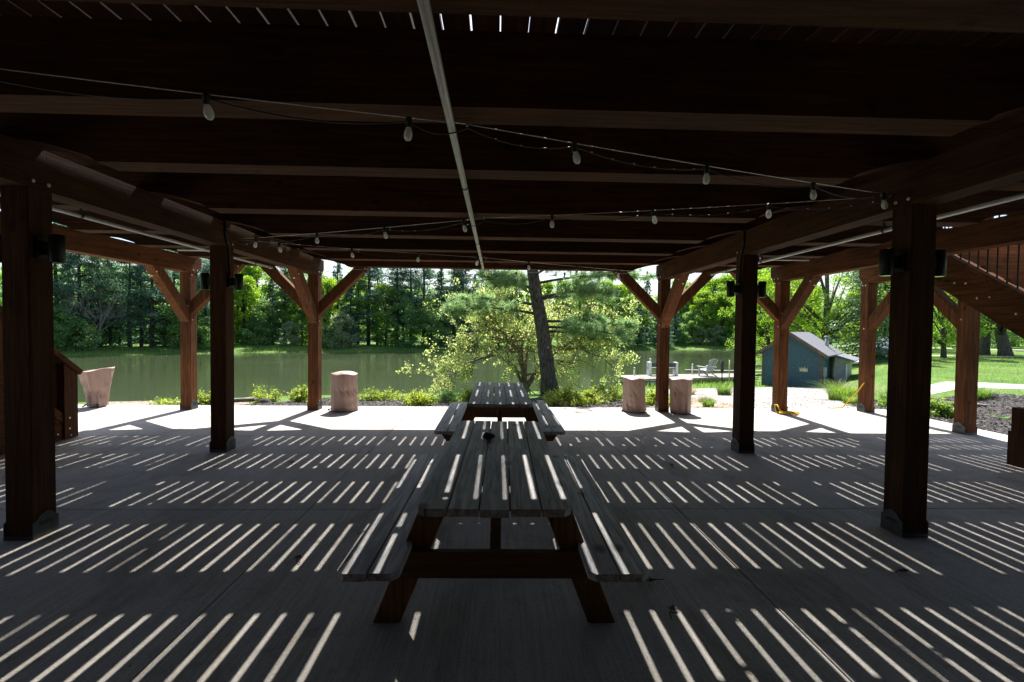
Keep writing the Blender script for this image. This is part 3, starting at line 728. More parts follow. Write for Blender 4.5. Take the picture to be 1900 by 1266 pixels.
picnic(0.0, 2.209, .0168, 2.13, 'nearer weathered grey picnic table with a dark stone on its top')
picnic(.0545, 5.315, -.004, 2.13, 'farther grey picnic table at the sunlit edge of the patio')
# stone on the table
V = []; F = []; n = 10
bmv = MB(); bmv.lathe((-.055, 3.62, .764), [(.02,0),(.042,.008),(.05,.022),(.044,.036),(.026,.046),(.01,.049)], 11)
bmv.v = [(a + .006*math.sin(31*b+c*90), b*1 + .005*math.sin(47*a+c*70), c + .003*math.sin(60*a)) for a, b, c in bmv.v]
tag(bmv.build('stone', M['stone'], None, True, (-.055,3.62,.764)), 'small dark stone lying on the nearer picnic table', 'stone')

# ------------------------------------------------------------------ covered round bins
def bin_cover(x, y, rb, rt, h, tilt, seed, label, dome=.04, feet=False, pleat=.012):
    r = np.random.default_rng(seed); t = thing('covered_bin', (x, y, 0), label, 'bin', 'fabric covered round bins')
    nseg, nr = 84, 44; V = []; F = []
    ph = r.uniform(0, 6.28, 8)
    dents = [(r.uniform(0,6.28), r.uniform(.15,.85), r.uniform(.2,.55), r.uniform(.06,.16), r.uniform(.018,.05)) for _ in range(12)]
    for i in range(nr):
        u = i/(nr-1)
        for k in range(nseg):
            a = 2*math.pi*k/nseg
            R_ = rb + (rt-rb)*u**1.1
            fold = pleat*(math.sin(5*a+ph[0]+1.5*u)*(.3+.7*u) + .6*math.sin(9*a+ph[1]-2*u)*(1-u) + .4*math.sin(13*a+ph[2]+4*u))
            for (da, du, wa, wu, am) in dents:
                dd = (a-da+math.pi) % (2*math.pi) - math.pi + (u-du)*.8
                fold -= am*1.25*math.exp(-abs(dd/wa)**1.3-abs((u-du)/wu)**1.3)*(.55+.45*math.cos(dd*14+u*9))
            R_ += fold*(1 if u < .98 else .6)
            z = .018 + h*u + (tilt*math.cos(a-.3) + .012*math.sin(4*a+ph[3]))*u + (.012*math.sin(3*a+ph[4]))*(1-u)*.6
            V.append((x+R_*math.cos(a), y+R_*math.sin(a), z))
    top0 = nr*nseg
    rings = 6
    for i in range(1, rings+1):
        q = 1 - i/(rings+.3)
        for k in range(nseg):
            a = 2*math.pi*k/nseg
            z = .018 + h + (tilt*math.cos(a-.3)+.012*math.sin(4*a+ph[3]))*q + dome*(1-q*q) + .008*math.sin(3*a+ph[5])*q - .010*(1 if i == 1 else 0)*0
            V.append((x+(rt-.006)*q*math.cos(a), y+(rt-.006)*q*math.sin(a), z))
    tot = nr + rings
    for i in range(tot-1):
        for k in range(nseg): F.append((i*nseg+k, i*nseg+(k+1) % nseg, (i+1)*nseg+(k+1) % nseg, (i+1)*nseg+k))
    F.append(tuple(range((tot-1)*nseg, tot*nseg)))
    c = pymesh('cover', V, F, M['cover'], t, True)
    # sewn seam down the near side
    mb = MB(); k0 = int(nseg*(.75+.04)); pts = []
    for i in range(nr):
        vx, vy, vz = V[i*nseg+k0 % nseg]; d = Vector((vx-x, vy-y, 0)).normalized(); pts.append((vx+d.x*.001, vy+d.y*.001, vz))
    mb.tube(pts, .0045, 5); mb.build('seam', M['cover'], c, True)
    mb = MB(); mb.tube([tuple(V[(nr-1)*nseg+k % nseg]) for k in range(nseg+1)], .007, 6, False); mb.build('piping', M['cover'], c, True)
    mb = MB(); mb.tube([tuple(V[2*nseg+k % nseg]) for k in range(nseg+1)], .008, 6, False); mb.build('hem', M['cover'], c, True)
    if feet:
        for a in (3.6, 5.4, 1.5):
            mb = MB(); mb.tube([(x+rb*.8*math.cos(a), y+rb*.8*math.sin(a), .09), (x+rb*1.35*math.cos(a), y+rb*1.35*math.sin(a), .03), (x+rb*1.5*math.cos(a), y+rb*1.5*math.sin(a), .012)], .013, 8)
            mb.build('foot', M['black'], t, True)
    else:
        mb = MB(); mb.lathe((x,y,0), [(rb*.93,0),(rb*.93,.03)], 24); mb.build('base_ring', M['black'], t)
        mb = MB(); mb.tube([(x-rb*1.02,y-.06,.03),(x-rb*1.12,y-.08,.03),(x-rb*1.13,y-.08,.01)], .016, 7); mb.build('strap', M['rubber'], t)
bin_cover(-7.80, 9.46, .15, .265, .70, .045, 3, 'fabric covered bin flaring to a wide tilted top, far left by the water', .015, True, .016)
bin_cover(-2.93, 9.21, .255, .235, .69, -.004, 11, 'straight covered bin with a pale domed top beside the front left post', .055, False, .006)
bin_cover(2.76, 9.27, .235, .205, .64, .0, 21, 'sagging covered bin with a deep dent left of the front right post', .045, False, .010)
bin_cover(3.63, 9.11, .19, .225, .66, .008, 31, 'covered bin narrowing to its base right of the front right post', .03, False, .010)

# yellow rope at the right posts
t = thing('rope', (5.7, 9.1, 0), 'yellow rope coiled round the foot of a right post', 'rope')
mb = MB(); pts = []
for k in range(90):
    a = k*.35; rr = .13 + .035*math.sin(k*.9) + .02*math.sin(k*2.3)
    pts.append((5.74+rr*1.25*math.cos(a)*.9, 8.98+rr*.55*math.sin(a), .012+.012*(k % 5)/2+.02*abs(math.sin(k*.37))))
mb.tube(pts, .010, 6); mb.build('coil', M['yellow'], t, True)
mb = MB(); mb.tube([(5.66,9.02,.03),(5.585,9.05,.08),(5.575,9.12,.17),(5.58,9.2,.16),(5.575,9.16,.05),(5.56,9.06,.015)], .013, 7); mb.build('loop', M['yellow'], t, True)
mb = MB(); mb.tube([(7.47,9.27,.62),(7.42,9.4,.4),(7.34,9.7,.03),(7.25,9.9,-.02)], .012, 6)
tag(mb.build('strap', M['yellow'], None, True, (7.4,9.5,.3)), 'yellow strap slanting to the ground beside a right post', 'strap')

# ------------------------------------------------------------------ driftwood, stones, branch, twigs
def log(p0, p1, r, label, nm='log', cat='log', mat='driftwood'):
    p0, p1 = Vector(p0), Vector(p1); mb = MB(); pts = []; rr = []
    for k in range(9):
        u = k/8; q = p0.lerp(p1, u); q.z += .03*math.sin(u*5+p0.x); q.y += .02*math.sin(u*9); pts.append(q); rr.append(r*(1-.35*u)*(1+.12*math.sin(u*11+p0.y)))
    mb.tube(pts, rr, 9); return tag(mb.build(nm, M[mat], None, True, tuple(p0)), label, cat)
zl = hz(-6.3, 11.7)
log((-6.7,11.55,zl+.10),(-5.95,11.8,zl+.22), .07, 'upper grey driftwood log leaning up at the left end of the mulch bed')
log((-6.7,11.3,zl+.05),(-5.9,11.5,zl+.06), .045, 'thin grey driftwood log lying flat under the leaning one')
mb = MB(); mb.lathe((-5.8,12.0,zl), [(.15,0),(.15,.06),(.11,.15),(.04,.19)], 9); tag(mb.build('rock', M['stone'], None, True, (-5.55,11.9,zl)), 'dark rock beside the driftwood logs at the mulch edge', 'rock')
z3 = hz(12.6, 12.2)
log((11.6,12.45,z3+.10),(13.3,11.6,z3+.07), .07, 'pale fallen branch lying across the right mulch bed', 'branch', 'branch')
log((12.4,12.1,z3+.1),(13.5,12.05,z3+.05), .04, 'thin pale branch crossing a fallen one on the right mulch bed', 'branch', 'branch')
for i, (x, y, a) in enumerate(((2.75,3.05,.3),(1.02,2.62,1.2),(.98,2.95,.1),(-1.35,3.25,2.2),(-1.0,3.7,.7),(2.1,5.5,1.5),(-2.4,5.6,2.),(1.6,2.0,.5))):
    mb = MB(); L = .055 + .03*(i % 3)
    d = Vector((math.cos(a), math.sin(a), 0)); e = Vector((-d.y, d.x, 0)); c = Vector((x,y,.012))
    pts = [c-d*L, c-d*L*.3+e*.012, c+d*L*.4-e*.01+Vector((0,0,.01)), c+d*L]
    mb.tube(pts, [.003,.005,.004,.002], 5)
    for s in (-1, 1):
        q = c + d*L*.2*s; mb.tube([q, q+e*.03*s+Vector((0,0,.012))], [.004,.0015], 4)
    mb.add([tuple(c-e*.02), tuple(c+d*.035-e*.03+Vector((0,0,.012))), tuple(c+d*.06), tuple(c+d*.03+e*.018+Vector((0,0,.008)))], [(0,1,2,3)])
    near = ['on the patio before the near right post','beside the near right bench end','right of the nearer table','left of the nearer table','by the near left bench end','near the middle right post','near the middle left post','at the camera end of the right bench'][i]
    tag(mb.build('twig', M['lf_dead'], None, False, (x,y,0)), 'dead twig with curled leaf '+near, 'twig', 'dead twigs on the patio')

# ------------------------------------------------------------------ dock, chairs and poles
dk = thing('dock', (10, 26, -1.0), 'pale wooden swim dock on the lake shore', 'dock')
mb = MB(); e = Vector((.97,.24,0)); f = Vector((-.24,.97,0)); o = Vector((7.3,24.87,0))
def dq(u, v, z): q = o + e*u + f*v; return (q.x, q.y, z)
u = 0.
while u < 8.2:
    mb.add([dq(u,0,-1.06),dq(u+.13,0,-1.06),dq(u+.13,2.1,-1.06),dq(u,2.1,-1.06),dq(u,0,-1.0),dq(u+.13,0,-1.0),dq(u+.13,2.1,-1.0),dq(u,2.1,-1.0)],[(0,3,2,1),(4,5,6,7),(0,1,5,4),(1,2,6,5),(2,3,7,6),(3,0,4,7)]); u += .142
mb.build('dock_deck', M['dock'], dk)
mb = MB(); mb.timber(dq(0,.05,-1.15),dq(8.2,.05,-1.15),.05,.17,(0,0,1)); mb.timber(dq(0,2.05,-1.15),dq(8.2,2.05,-1.15),.05,.17,(0,0,1)); mb.build('dock_frame', M['dock'], dk)
for (u, v, h) in ((.15,.1,.55),(2.3,2.0,.9),(5.2,2.0,.55)):
    mb = MB(); q = dq(u,v,0); mb.tube([(q[0],q[1],-2.2),(q[0],q[1],-1.0+h)], .035, 8); mb.lathe((q[0],q[1],-1.0+h),[(.045,0),(.05,.05),(.02,.08)],8); mb.build('dock_pole', M['white'], dk, True)
mb = MB(); mb.timber((12.6,31,-1.02),(19,30.2,-1.02),.5,.09,(0,1,0)); tag(mb.build('floating_beam', M['dock'], None, False, (12.6,31,-1.02)), 'pale floating beam behind the dock', 'float')
def bench(u, v, rot, label):
    q = dq(u,v,0); t = thing('dock_bench', (q[0],q[1],-1.0), label, 'bench'); z = -1.0
    def W_(a,b,c,d_,e_,f_): return (q[0]+a,q[1]+b,z+c),(q[0]+d_,q[1]+e_,z+f_)
    mb = MB(); mb.box(*W_(-.85,-.2,.40,.85,.2,.45)); mb.build('seat', M['plate'], t)
    mb = MB(); mb.box(*W_(-.85,-.24,.52,.85,-.2,.74)); mb.build('backrest', M['plate'], t)
    for s in (-.78,.78):
        mb = MB(); mb.box(*W_(s-.07,-.25,0,s+.07,.22,.78)); mb.build('end_frame', M['white'], t)
bench(2.85, 1.6, 0, 'dark slatted bench with white ends on the dock')
def adirondack(u, v, rot, label):
    q = dq(u,v,0); t = thing('deck_chair', (0,0,0), label, 'chair')
    def B(nm, polys):
        mb = MB()
        for (P, ax, a, b) in polys: mb.prism(P, ax, a, b)
        return fix_normals(mb.build(nm, M['greywhite'], t))
    B('seat', [([(-.25,.38),(.3,.28),(.3,.305),(-.25,.405)], 'x', -.27, .27)])
    for k in range(5):
        x = -.27+.11*k; hgt = .95+.08*(1-abs(k-2)/2)
        mb = MB(); mb.timber((x+.05, .27, .3), (x+.05+(k-2)*.03, .58, hgt), .09, .022, (1,0,0), .003); mb.build('back_slat', M['greywhite'], t)
    for s in (-1,1):
        B('arm', [([(-.33,.55),(.42,.52),(.42,.545),(-.33,.575)], 'x', min(s*.28,s*.42), max(s*.28,s*.42))])
        B('leg', [([(-.26,0),(-.16,0),(-.16,.55),(-.26,.55)], 'x', min(s*.29,s*.33), max(s*.29,s*.33)), ([(-.2,.36),(.62,0),(.5,0),(-.2,.30)], 'x', min(s*.25,s*.285), max(s*.25,s*.285))])
    t.location = (q[0],q[1],-1.0); t.rotation_euler = (0,0,rot)
adirondack(5.3, .9, R(200), 'white slatted lounge chair standing on the dock')
for (x, y, h, mt, lab, nm) in ((12.3,25.2,.95,'tyre','dark green padded pole standing at the shore end of the dock','pole'),(12.75,25.3,1.05,'cream','pale yellow pole standing beside the padded dark pole','pole')):
    mb = MB(); z = hz(x,y); mb.tube([(x,y,z-.1),(x,y,-1.0+h)], .03, 8)
    if mt == 'tyre': mb.tube([(x,y,-.62),(x,y,.02)], .085, 10)
    tag(mb.build(nm, M['glassd'] if mt == 'tyre' else M['cream'], None, True, (x,y,z)), lab, 'pole')

# ------------------------------------------------------------------ shed
def shed():
    A = np.array([13.79, 23.96]); r = np.array([math.sin(R(44)), math.cos(R(44))]); e = np.array([r[1],-r[0]]); z0 = -1.3
    t = thing('shed', (A[0], A[1], z0), 'teal boathouse shed with grey shingle roof and brown fascia', 'shed')
    W, D, he, hp = 2.6, 4.2, 1.92, 2.82
    def P(u, v, z): q = A + e*u + r*v; return (q[0], q[1], z0+z)
    def hexa(mb, c):   # 8 corners
        mb.add(c, [(0,3,2,1),(4,5,6,7),(0,1,5,4),(1,2,6,5),(2,3,7,6),(3,0,4,7)])
    mb = MB(); V = [P(0,0,.12),P(W,0,.12),P(W,0,he),P(W/2,0,hp),P(0,0,he)] + [P(0,D,.12),P(W,D,.12),P(W,D,he),P(W/2,D,hp),P(0,D,he)]
    mb.add(V, [(0,1,2,3,4),(9,8,7,6,5),(0,5,6,1),(1,6,7,2),(4,9,5,0),(2,7,8,3),(3,8,9,4)]); fix_normals(mb.build('wall', M['teal'], t))
    mb = MB(); hexa(mb, [P(-.03,-.03,-.2),P(W+.03,-.03,-.2),P(W+.03,D+.03,-.2),P(-.03,D+.03,-.2),P(-.03,-.03,.118),P(W+.03,-.03,.118),P(W+.03,D+.03,.118),P(-.03,D+.03,.118)]); mb.build('foundation', M['gravel'], t)
    sl = (hp-he)/(W/2); ov = .32; th = .07
    roof = MB()
    for s in (0, 1):
        def Q(u, v, dz):
            uu = u if s == 0 else W-u
            return P(uu, v, he + sl*u + dz)
        hexa(roof, [Q(-ov,-.28,.03),Q(W/2,-.28,.03),Q(W/2,D+.28,.03),Q(-ov,D+.28,.03),Q(-ov,-.28,.03+th),Q(W/2,-.28,.03+th),Q(W/2,D+.28,.03+th),Q(-ov,D+.28,.03+th)])
    ro = fix_normals(roof.build('roof', M['shingle'], t))
    fa = MB()
    for s in (0, 1):
        def Q(u, v, dz):
            uu = u if s == 0 else W-u
            return P(uu, v, he + sl*u + dz)
        hexa(fa, [Q(-ov,-.31,-.07),Q(W/2,-.31,-.07),Q(W/2,-.283,-.07),Q(-ov,-.283,-.07),Q(-ov,-.31,.095),Q(W/2,-.31,.095),Q(W/2,-.283,.095),Q(-ov,-.283,.095)])
    fix_normals(fa.build('fascia', M['fascia'], t))
    mb = MB(); q = P(W*.9, D*.75, he+.1); mb.tube([(q[0],q[1],q[2]),(q[0],q[1],q[2]+.62)], .09, 10); mb.tube([(q[0],q[1],q[2]+.62),(q[0],q[1],q[2]+.7)], .13, 10); mb.build('vent_pipe', M['steel'], ro, True)
    for u0, u1 in ((-.005,.07),(W-.09,W+.005)):
        mb = MB(); hexa(mb, [P(u0,-.025,.12),P(u1,-.025,.12),P(u1,-.002,.12),P(u0,-.002,.12),P(u0,-.025,he-.03),P(u1,-.025,he-.03),P(u1,-.002,he-.03),P(u0,-.002,he-.03)])
        fix_normals(mb.build('corner_board', M['fascia'], t))
    # jagged cream plaque on the gable
    mb = MB(); prof = [(0,0),(.34,0),(.34,.2),(.31,.1),(.28,.17),(.25,.1),(.22,.26),(.19,.12),(.15,.2),(.12,.1),(.07,.2),(.05,.12),(.0,.2)]
    n = len(prof); V = [P(1.70+a,-.02,.98+b) for a, b in prof] + [P(1.70+a,-.002,.98+b) for a, b in prof]
    mb.add(V, [tuple(range(n)), tuple(range(2*n-1,n-1,-1))] + [(k, n+k, n+(k+1) % n, (k+1) % n) for k in range(n)]); fix_normals(mb.build('plaque', M['cream'], t))
    # white lean-to at the back right with a gutter
    L = MB(); hexa(L, [P(W+.25,2.2,0),P(W+.7,2.2,0),P(W+.7,4.6,0),P(W+.25,4.6,0),P(W+.25,2.2,1.7),P(W+.7,2.2,1.55),P(W+.7,4.6,1.55),P(W+.25,4.6,1.7)]); fix_normals(L.build('lean_to', M['greywhite'], t))
    L = MB(); hexa(L, [P(W+.05,2.0,1.80),P(W+1.1,2.0,1.46),P(W+1.1,4.8,1.46),P(W+.05,4.8,1.80),P(W+.05,2.0,1.86),P(W+1.1,2.0,1.52),P(W+1.1,4.8,1.52),P(W+.05,4.8,1.86)]); fix_normals(L.build('lean_to_roof', M['shingle'], t))
    L = MB(); q0, q1 = P(W+1.15,1.95,1.43), P(W+1.15,4.8,1.43); L.tube([q0,q1], .06, 8); q2 = P(W+.75,2.1,1.3); q3 = P(W+.75,2.1,.0); L.tube([q0,q2,q3], .04, 8); L.build('gutter', M['white'], t)
    mb = MB(); q = P(W+.02, .55, .7); hexa(mb, [P(W+.005,.4,.75),P(W+.14,.4,.75),P(W+.14,.62,.75),P(W+.005,.62,.75),P(W+.005,.4,1.2),P(W+.14,.4,1.2),P(W+.14,.62,1.2),P(W+.005,.62,1.2)])
    mb.tube([P(W+.06,.5,.1),P(W+.06,.5,.75)], .03, 6); mb.build('meter_box', M['steel'], t)
shed()

# ------------------------------------------------------------------ parked car, mostly hidden behind the posts
def car(x, y, z, rz):
    t = thing('parked_car', (0,0,0), 'white car parked on the grass beyond the shed, mostly hidden', 'car')
    side = [(-2.1,.35),(-2.12,.75),(-1.9,.92),(-1.2,.98),(-.65,1.42),(.75,1.45),(1.45,1.02),(2.0,.92),(2.15,.7),(2.12,.35)]
    V = []; n = len(side)
    for s, wz in ((-1,.82),(1,.82)):
        for (a, b) in side: V.append((a, s*(wz - (.16 if b > 1.2 else 0)), b))
    F = [tuple(range(n-1,-1,-1)), tuple(range(n,2*n))] + [(k,(k+1) % n,n+(k+1) % n,n+k) for k in range(n)]
    fix_normals(pymesh('body', V, F, M['car'], t))
    mb = MB()
    for s in (-1,1):
        a, b = s*.72, s*.845
        V = [(-1.05,s*.83,1.0),(1.2,s*.83,1.03),(.7,s*.685,1.39),(-.6,s*.685,1.36)]; V += [(p[0],p[1]+s*.012,p[2]) for p in V]
        mb.add(V, [(0,1,2,3),(7,6,5,4),(0,4,5,1),(1,5,6,2),(2,6,7,3),(3,7,4,0)])
    fix_normals(mb.build('side_windows', M['glassd'], t))
    for dx in (-1.35,1.35):
        for s in (-1,1):
            mb = MB(); mb.tube([(dx,s*.66,.33),(dx,s*.84,.33)], .33, 20); w = mb.build('wheel', M['tyre'], t)
            mb = MB(); mb.tube([(dx,s*.842,.33),(dx,s*.85,.33)], .2, 14); mb.build('rim', M['steel'], w)
    for s in (-1,1):
        mb = MB(); mb.box((-2.15,s*.6-.15,.62),(-2.09,s*.6+.15,.74)); mb.build('headlight', M['steel'], t)
    t.location = (x,y,z); t.rotation_euler = (0,0,rz)
car(26.3, 30.5, hz(26.3,30.5), R(47))

# ------------------------------------------------------------------ vegetation generators
def leaf_quads(C, size, r, up=.4, aspect=.55, droop=0.):
    n = len(C); d = r.normal(size=(n,3)); d[:,2] -= droop; d /= np.linalg.norm(d, axis=1)[:,None]
    q = r.normal(size=(n,3)); q[:,2] += up*2; w = np.cross(d, q); w /= np.linalg.norm(w, axis=1)[:,None] + 1e-9
    L = (size*r.uniform(.6,1.35,n))[:,None]; W = L*aspect
    return np.stack([C-d*L*.5, C-w*W*.5+d*L*.08, C+d*L*.5, C+w*W*.5+d*L*.08], 1)
def crown_points(r, h0, h1, rad, nclump, per, cl=.8, shape='round'):
    P = []; centers = []
    for _ in range(nclump):
        u = r.uniform(0,1); z = h0+(h1-h0)*u
        if shape == 'round': R_ = rad*math.sin(math.pi*min(1,(.12+.88*u)))**.6
        elif shape == 'tall': R_ = rad*(1-.5*u)*min(1,.45+2*u)
        else: R_ = rad*(1-u**1.3)*min(1,.5+2.2*u)
        a = r.uniform(0,2*np.pi); q = R_*math.sqrt(r.uniform(.12,1))
        c = np.array([q*math.cos(a), q*math.sin(a), z]); centers.append(c)
        s = cl*r.uniform(.6,1.25)
        g = r.normal(size=(per,3)); g /= np.linalg.norm(g,axis=1)[:,None]; g *= (r.uniform(0,1,per)**.5)[:,None]*s
        g[:,2] *= .72; P.append(c+g)
    return np.concatenate(P), centers
def tree_base(name, label, cat, loc=(0,0,0), group=None): return thing(name, loc, label, cat, group)
def limbs(mb, r, top, centers, n, r0):
    idx = r.choice(len(centers), min(n,len(centers)), replace=False)
    for i in idx:
        c = centers[i]; z0 = max(.15*top, c[2]*r.uniform(.35,.75)); m = np.array([c[0]*.45, c[1]*.45, z0+(c[2]-z0)*.65])
        mb.tube([(0,0,z0), tuple(m), tuple(c)], [r0*.45, r0*.25, r0*.08], 5)
def proto_decid(name, label, seed, h, rad, mat, h0f=.18, nclump=60, per=150, leafs=.26, cl=.85, shape='round', tr=.16):
    r = np.random.default_rng(seed); t = tree_base(name, label, 'tree')
    P, cs = crown_points(r, h*h0f, h, rad, nclump, per, cl, shape)
    mb = MB(); mb.tube([(0,0,-.3),(.05,0,h*.25),(-.08,.05,h*.55),(0,0,h*.85)], [tr*1.25,tr,tr*.7,tr*.15], 8); limbs(mb, r, h, cs, 16, tr)
    mb.build('trunk', M['bark3'], t, True)
    quadmesh('crown', leaf_quads(P, leafs, r), M[mat], t)
    return t
def proto_spruce(name, label, seed, h, rad, mat, step=.30, q=7, size=.30):
    r = np.random.default_rng(seed); t = tree_base(name, label, 'tree'); C = []
    z = h*.06
    mb = MB(); mb.tube([(0,0,-.3),(0,0,h*.5),(0,0,h)], [h*.016,h*.010,.015], 7)
    while z < h:
        u = z/h; R_ = rad*(1-u)**.85
        nb = max(3, int(q*(1-u*.5)))
        for k in range(nb):
            a = r.uniform(0,2*np.pi); L = R_*r.uniform(.6,1.12)+.08; sl = r.uniform(-.42,-.12)+.35*u
            m = int(6+16*L)
            s = r.uniform(.05,1,m)**.7; lat = r.normal(0,.16,m)*(1-.5*s)*min(1.4,L)
            x = L*s*math.cos(a)-lat*math.sin(a); y = L*s*math.sin(a)+lat*math.cos(a)
            zz = z + L*s*sl + .10*L*s*s - np.abs(r.normal(0,.08,m))
            C.append(np.stack([x,y,zz],-1))
            if L > .7 and r.uniform() < .5: mb.tube([(0,0,z),(L*.8*math.cos(a),L*.8*math.sin(a),z+L*.8*sl)], [.025,.008], 4)
        z += step*r.uniform(.7,1.2)*(1-.4*u)
    mb.build('trunk', M['bark3'], t, True)
    quadmesh('crown', leaf_quads(np.concatenate(C), size, r, .9, .34, .35), M[mat], t)
    return t
def proto_farpine(name, label, seed, h, rad, mat):
    r = np.random.default_rng(seed); t = tree_base(name, label, 'tree'); C = []
    mb = MB(); mb.tube([(0,0,-.3),(.1,0,h*.4),(0,.1,h*.75),(0,0,h)], [h*.02,h*.016,h*.009,.02], 7)
    z = h*.22
    while z < h*1.0:
        u = (z/h-.22)/.78
        for k in range(int(r.integers(2,5))):
            a = r.uniform(0,2*np.pi); L = rad*r.uniform(.45,1.1)*(1-.65*u)*min(1,.55+1.6*u); rise = r.uniform(.0,.35)
            mb.tube([(0,0,z),(L*.5*math.cos(a),L*.5*math.sin(a),z+L*rise*.3),(L*math.cos(a),L*math.sin(a),z+L*rise)], [.05,.03,.01], 4)
            for q in (.45,.7,.95):
                m = int(70*r.uniform(.6,1.2)); g = r.normal(size=(m,3))*np.array([.42,.42,.16])
                C.append(g+np.array([L*q*math.cos(a),L*q*math.sin(a),z+L*rise*q+.1]))
        z += r.uniform(.35,.75)
    mb.build('trunk', M['bark3'], t, True)
    quadmesh('crown', leaf_quads(np.concatenate(C), .26, r, .2, .3), M[mat], t)
    return t
def grow(mb, tips, r, p, d, L, rad, depth, spread=.55, upw=.15, minr=.004, segs=4, twig=None):
    pts = [p]; rr = [rad]; q = p.copy(); dd = d.copy()
    for k in range(segs):
        dd = dd + r.normal(0,.13,3) + np.array([0,0,upw*.25]); dd /= np.linalg.norm(dd); q = q + dd*L/segs; pts.append(q.copy()); rr.append(max(minr, rad*(1-.5*(k+1)/segs)))
        if depth <= 1: tips.append(q.copy())
    mb.tube([tuple(x) for x in pts], rr, 6 if rad > .02 else 4, False)
    if depth == 0: return
    n = int(r.integers(2,4)) + (1 if depth > 2 else 0)
    for k in range(n):
        i = int(r.integers(max(1,segs//2), segs+1)); nd = dd + r.normal(0,spread,3); nd[2] += upw; nd /= np.linalg.norm(nd)
        grow(mb, tips, r, pts[i], nd, L*r.uniform(.55,.85), max(minr, rr[i]*.68), depth-1, spread, upw, minr, segs)

# ------------------------------------------------------------------ far shore trees
protos = dict(
 dec_a=proto_decid('broadleaf_tree','x',1,10,2.9,'lf_bright',.10,70,150),
 dec_b=proto_decid('broadleaf_tree','x',2,10.5,2.4,'lf_mid',.12,70,150,.26,.8,'tall'),
 dec_c=proto_decid('broadleaf_tree','x',3,9,3.0,'lf_bright',.05,80,140,.24,.75,'tall'),
 dec_d=proto_decid('broadleaf_tree','x',4,8,3.1,'lf_mid',.02,80,150,.26,.9,'round'),
 spr_a=proto_spruce('spruce_tree','x',5,11,2.1,'lf_dark'),
 spr_b=proto_spruce('spruce_tree','x',6,10,2.6,'lf_dark',.27,9),
 pin_a=proto_farpine('far_pine_tree','x',7,11.5,2.9,'lf_dark'),
 pin_b=proto_farpine('far_pine_tree','x',8,11.5,2.6,'lf_pine'),
 shr_a=proto_decid('pale_bush_tree','x',9,3.6,1.7,'lf_pale',.0,46,110,.2,.6,'round',.05),
 shr_b=proto_decid('low_bush_tree','x',10,2.6,1.8,'lf_mid',.0,40,110,.2,.6,'round',.05),
)
WORD = {'dec_a':'bright broadleaf tree','dec_b':'slender broadleaf tree','dec_c':'bushy bright tree','dec_d':'wide dark leafy tree',
        'spr_a':'narrow dark spruce','spr_b':'broad dark spruce','pin_a':'ragged dark pine','pin_b':'grey green pine','shr_a':'pale silvery bush','shr_b':'low green bush'}
F_ = 873.95
def col_dir(px):       # ground direction seen in a given column of the view (used only to lay out the far bank)
    return math.tan(math.atan((px-950)/F_) + .0332)
# bank distance for a direction
FS = np.array([(-60,34),(-43.4,44),(-39,45.8),(-32.3,50.5),(-26,55),(-14.4,57.3),(-4.9,60.5),(10,66),(25.4,73.3),(33,75),(39,73.5),(52,72),(80,70)], float)
def bank(k):
    for a, b in zip(FS[:-1], FS[1:]):
        fa = a[0]-k*a[1]; fb = b[0]-k*b[1]
        if fa*fb <= 0 and fa != fb:
            t = fa/(fa-fb); q = a+(b-a)*t; return q
    return FS[0] if k < 0 else FS[-1]
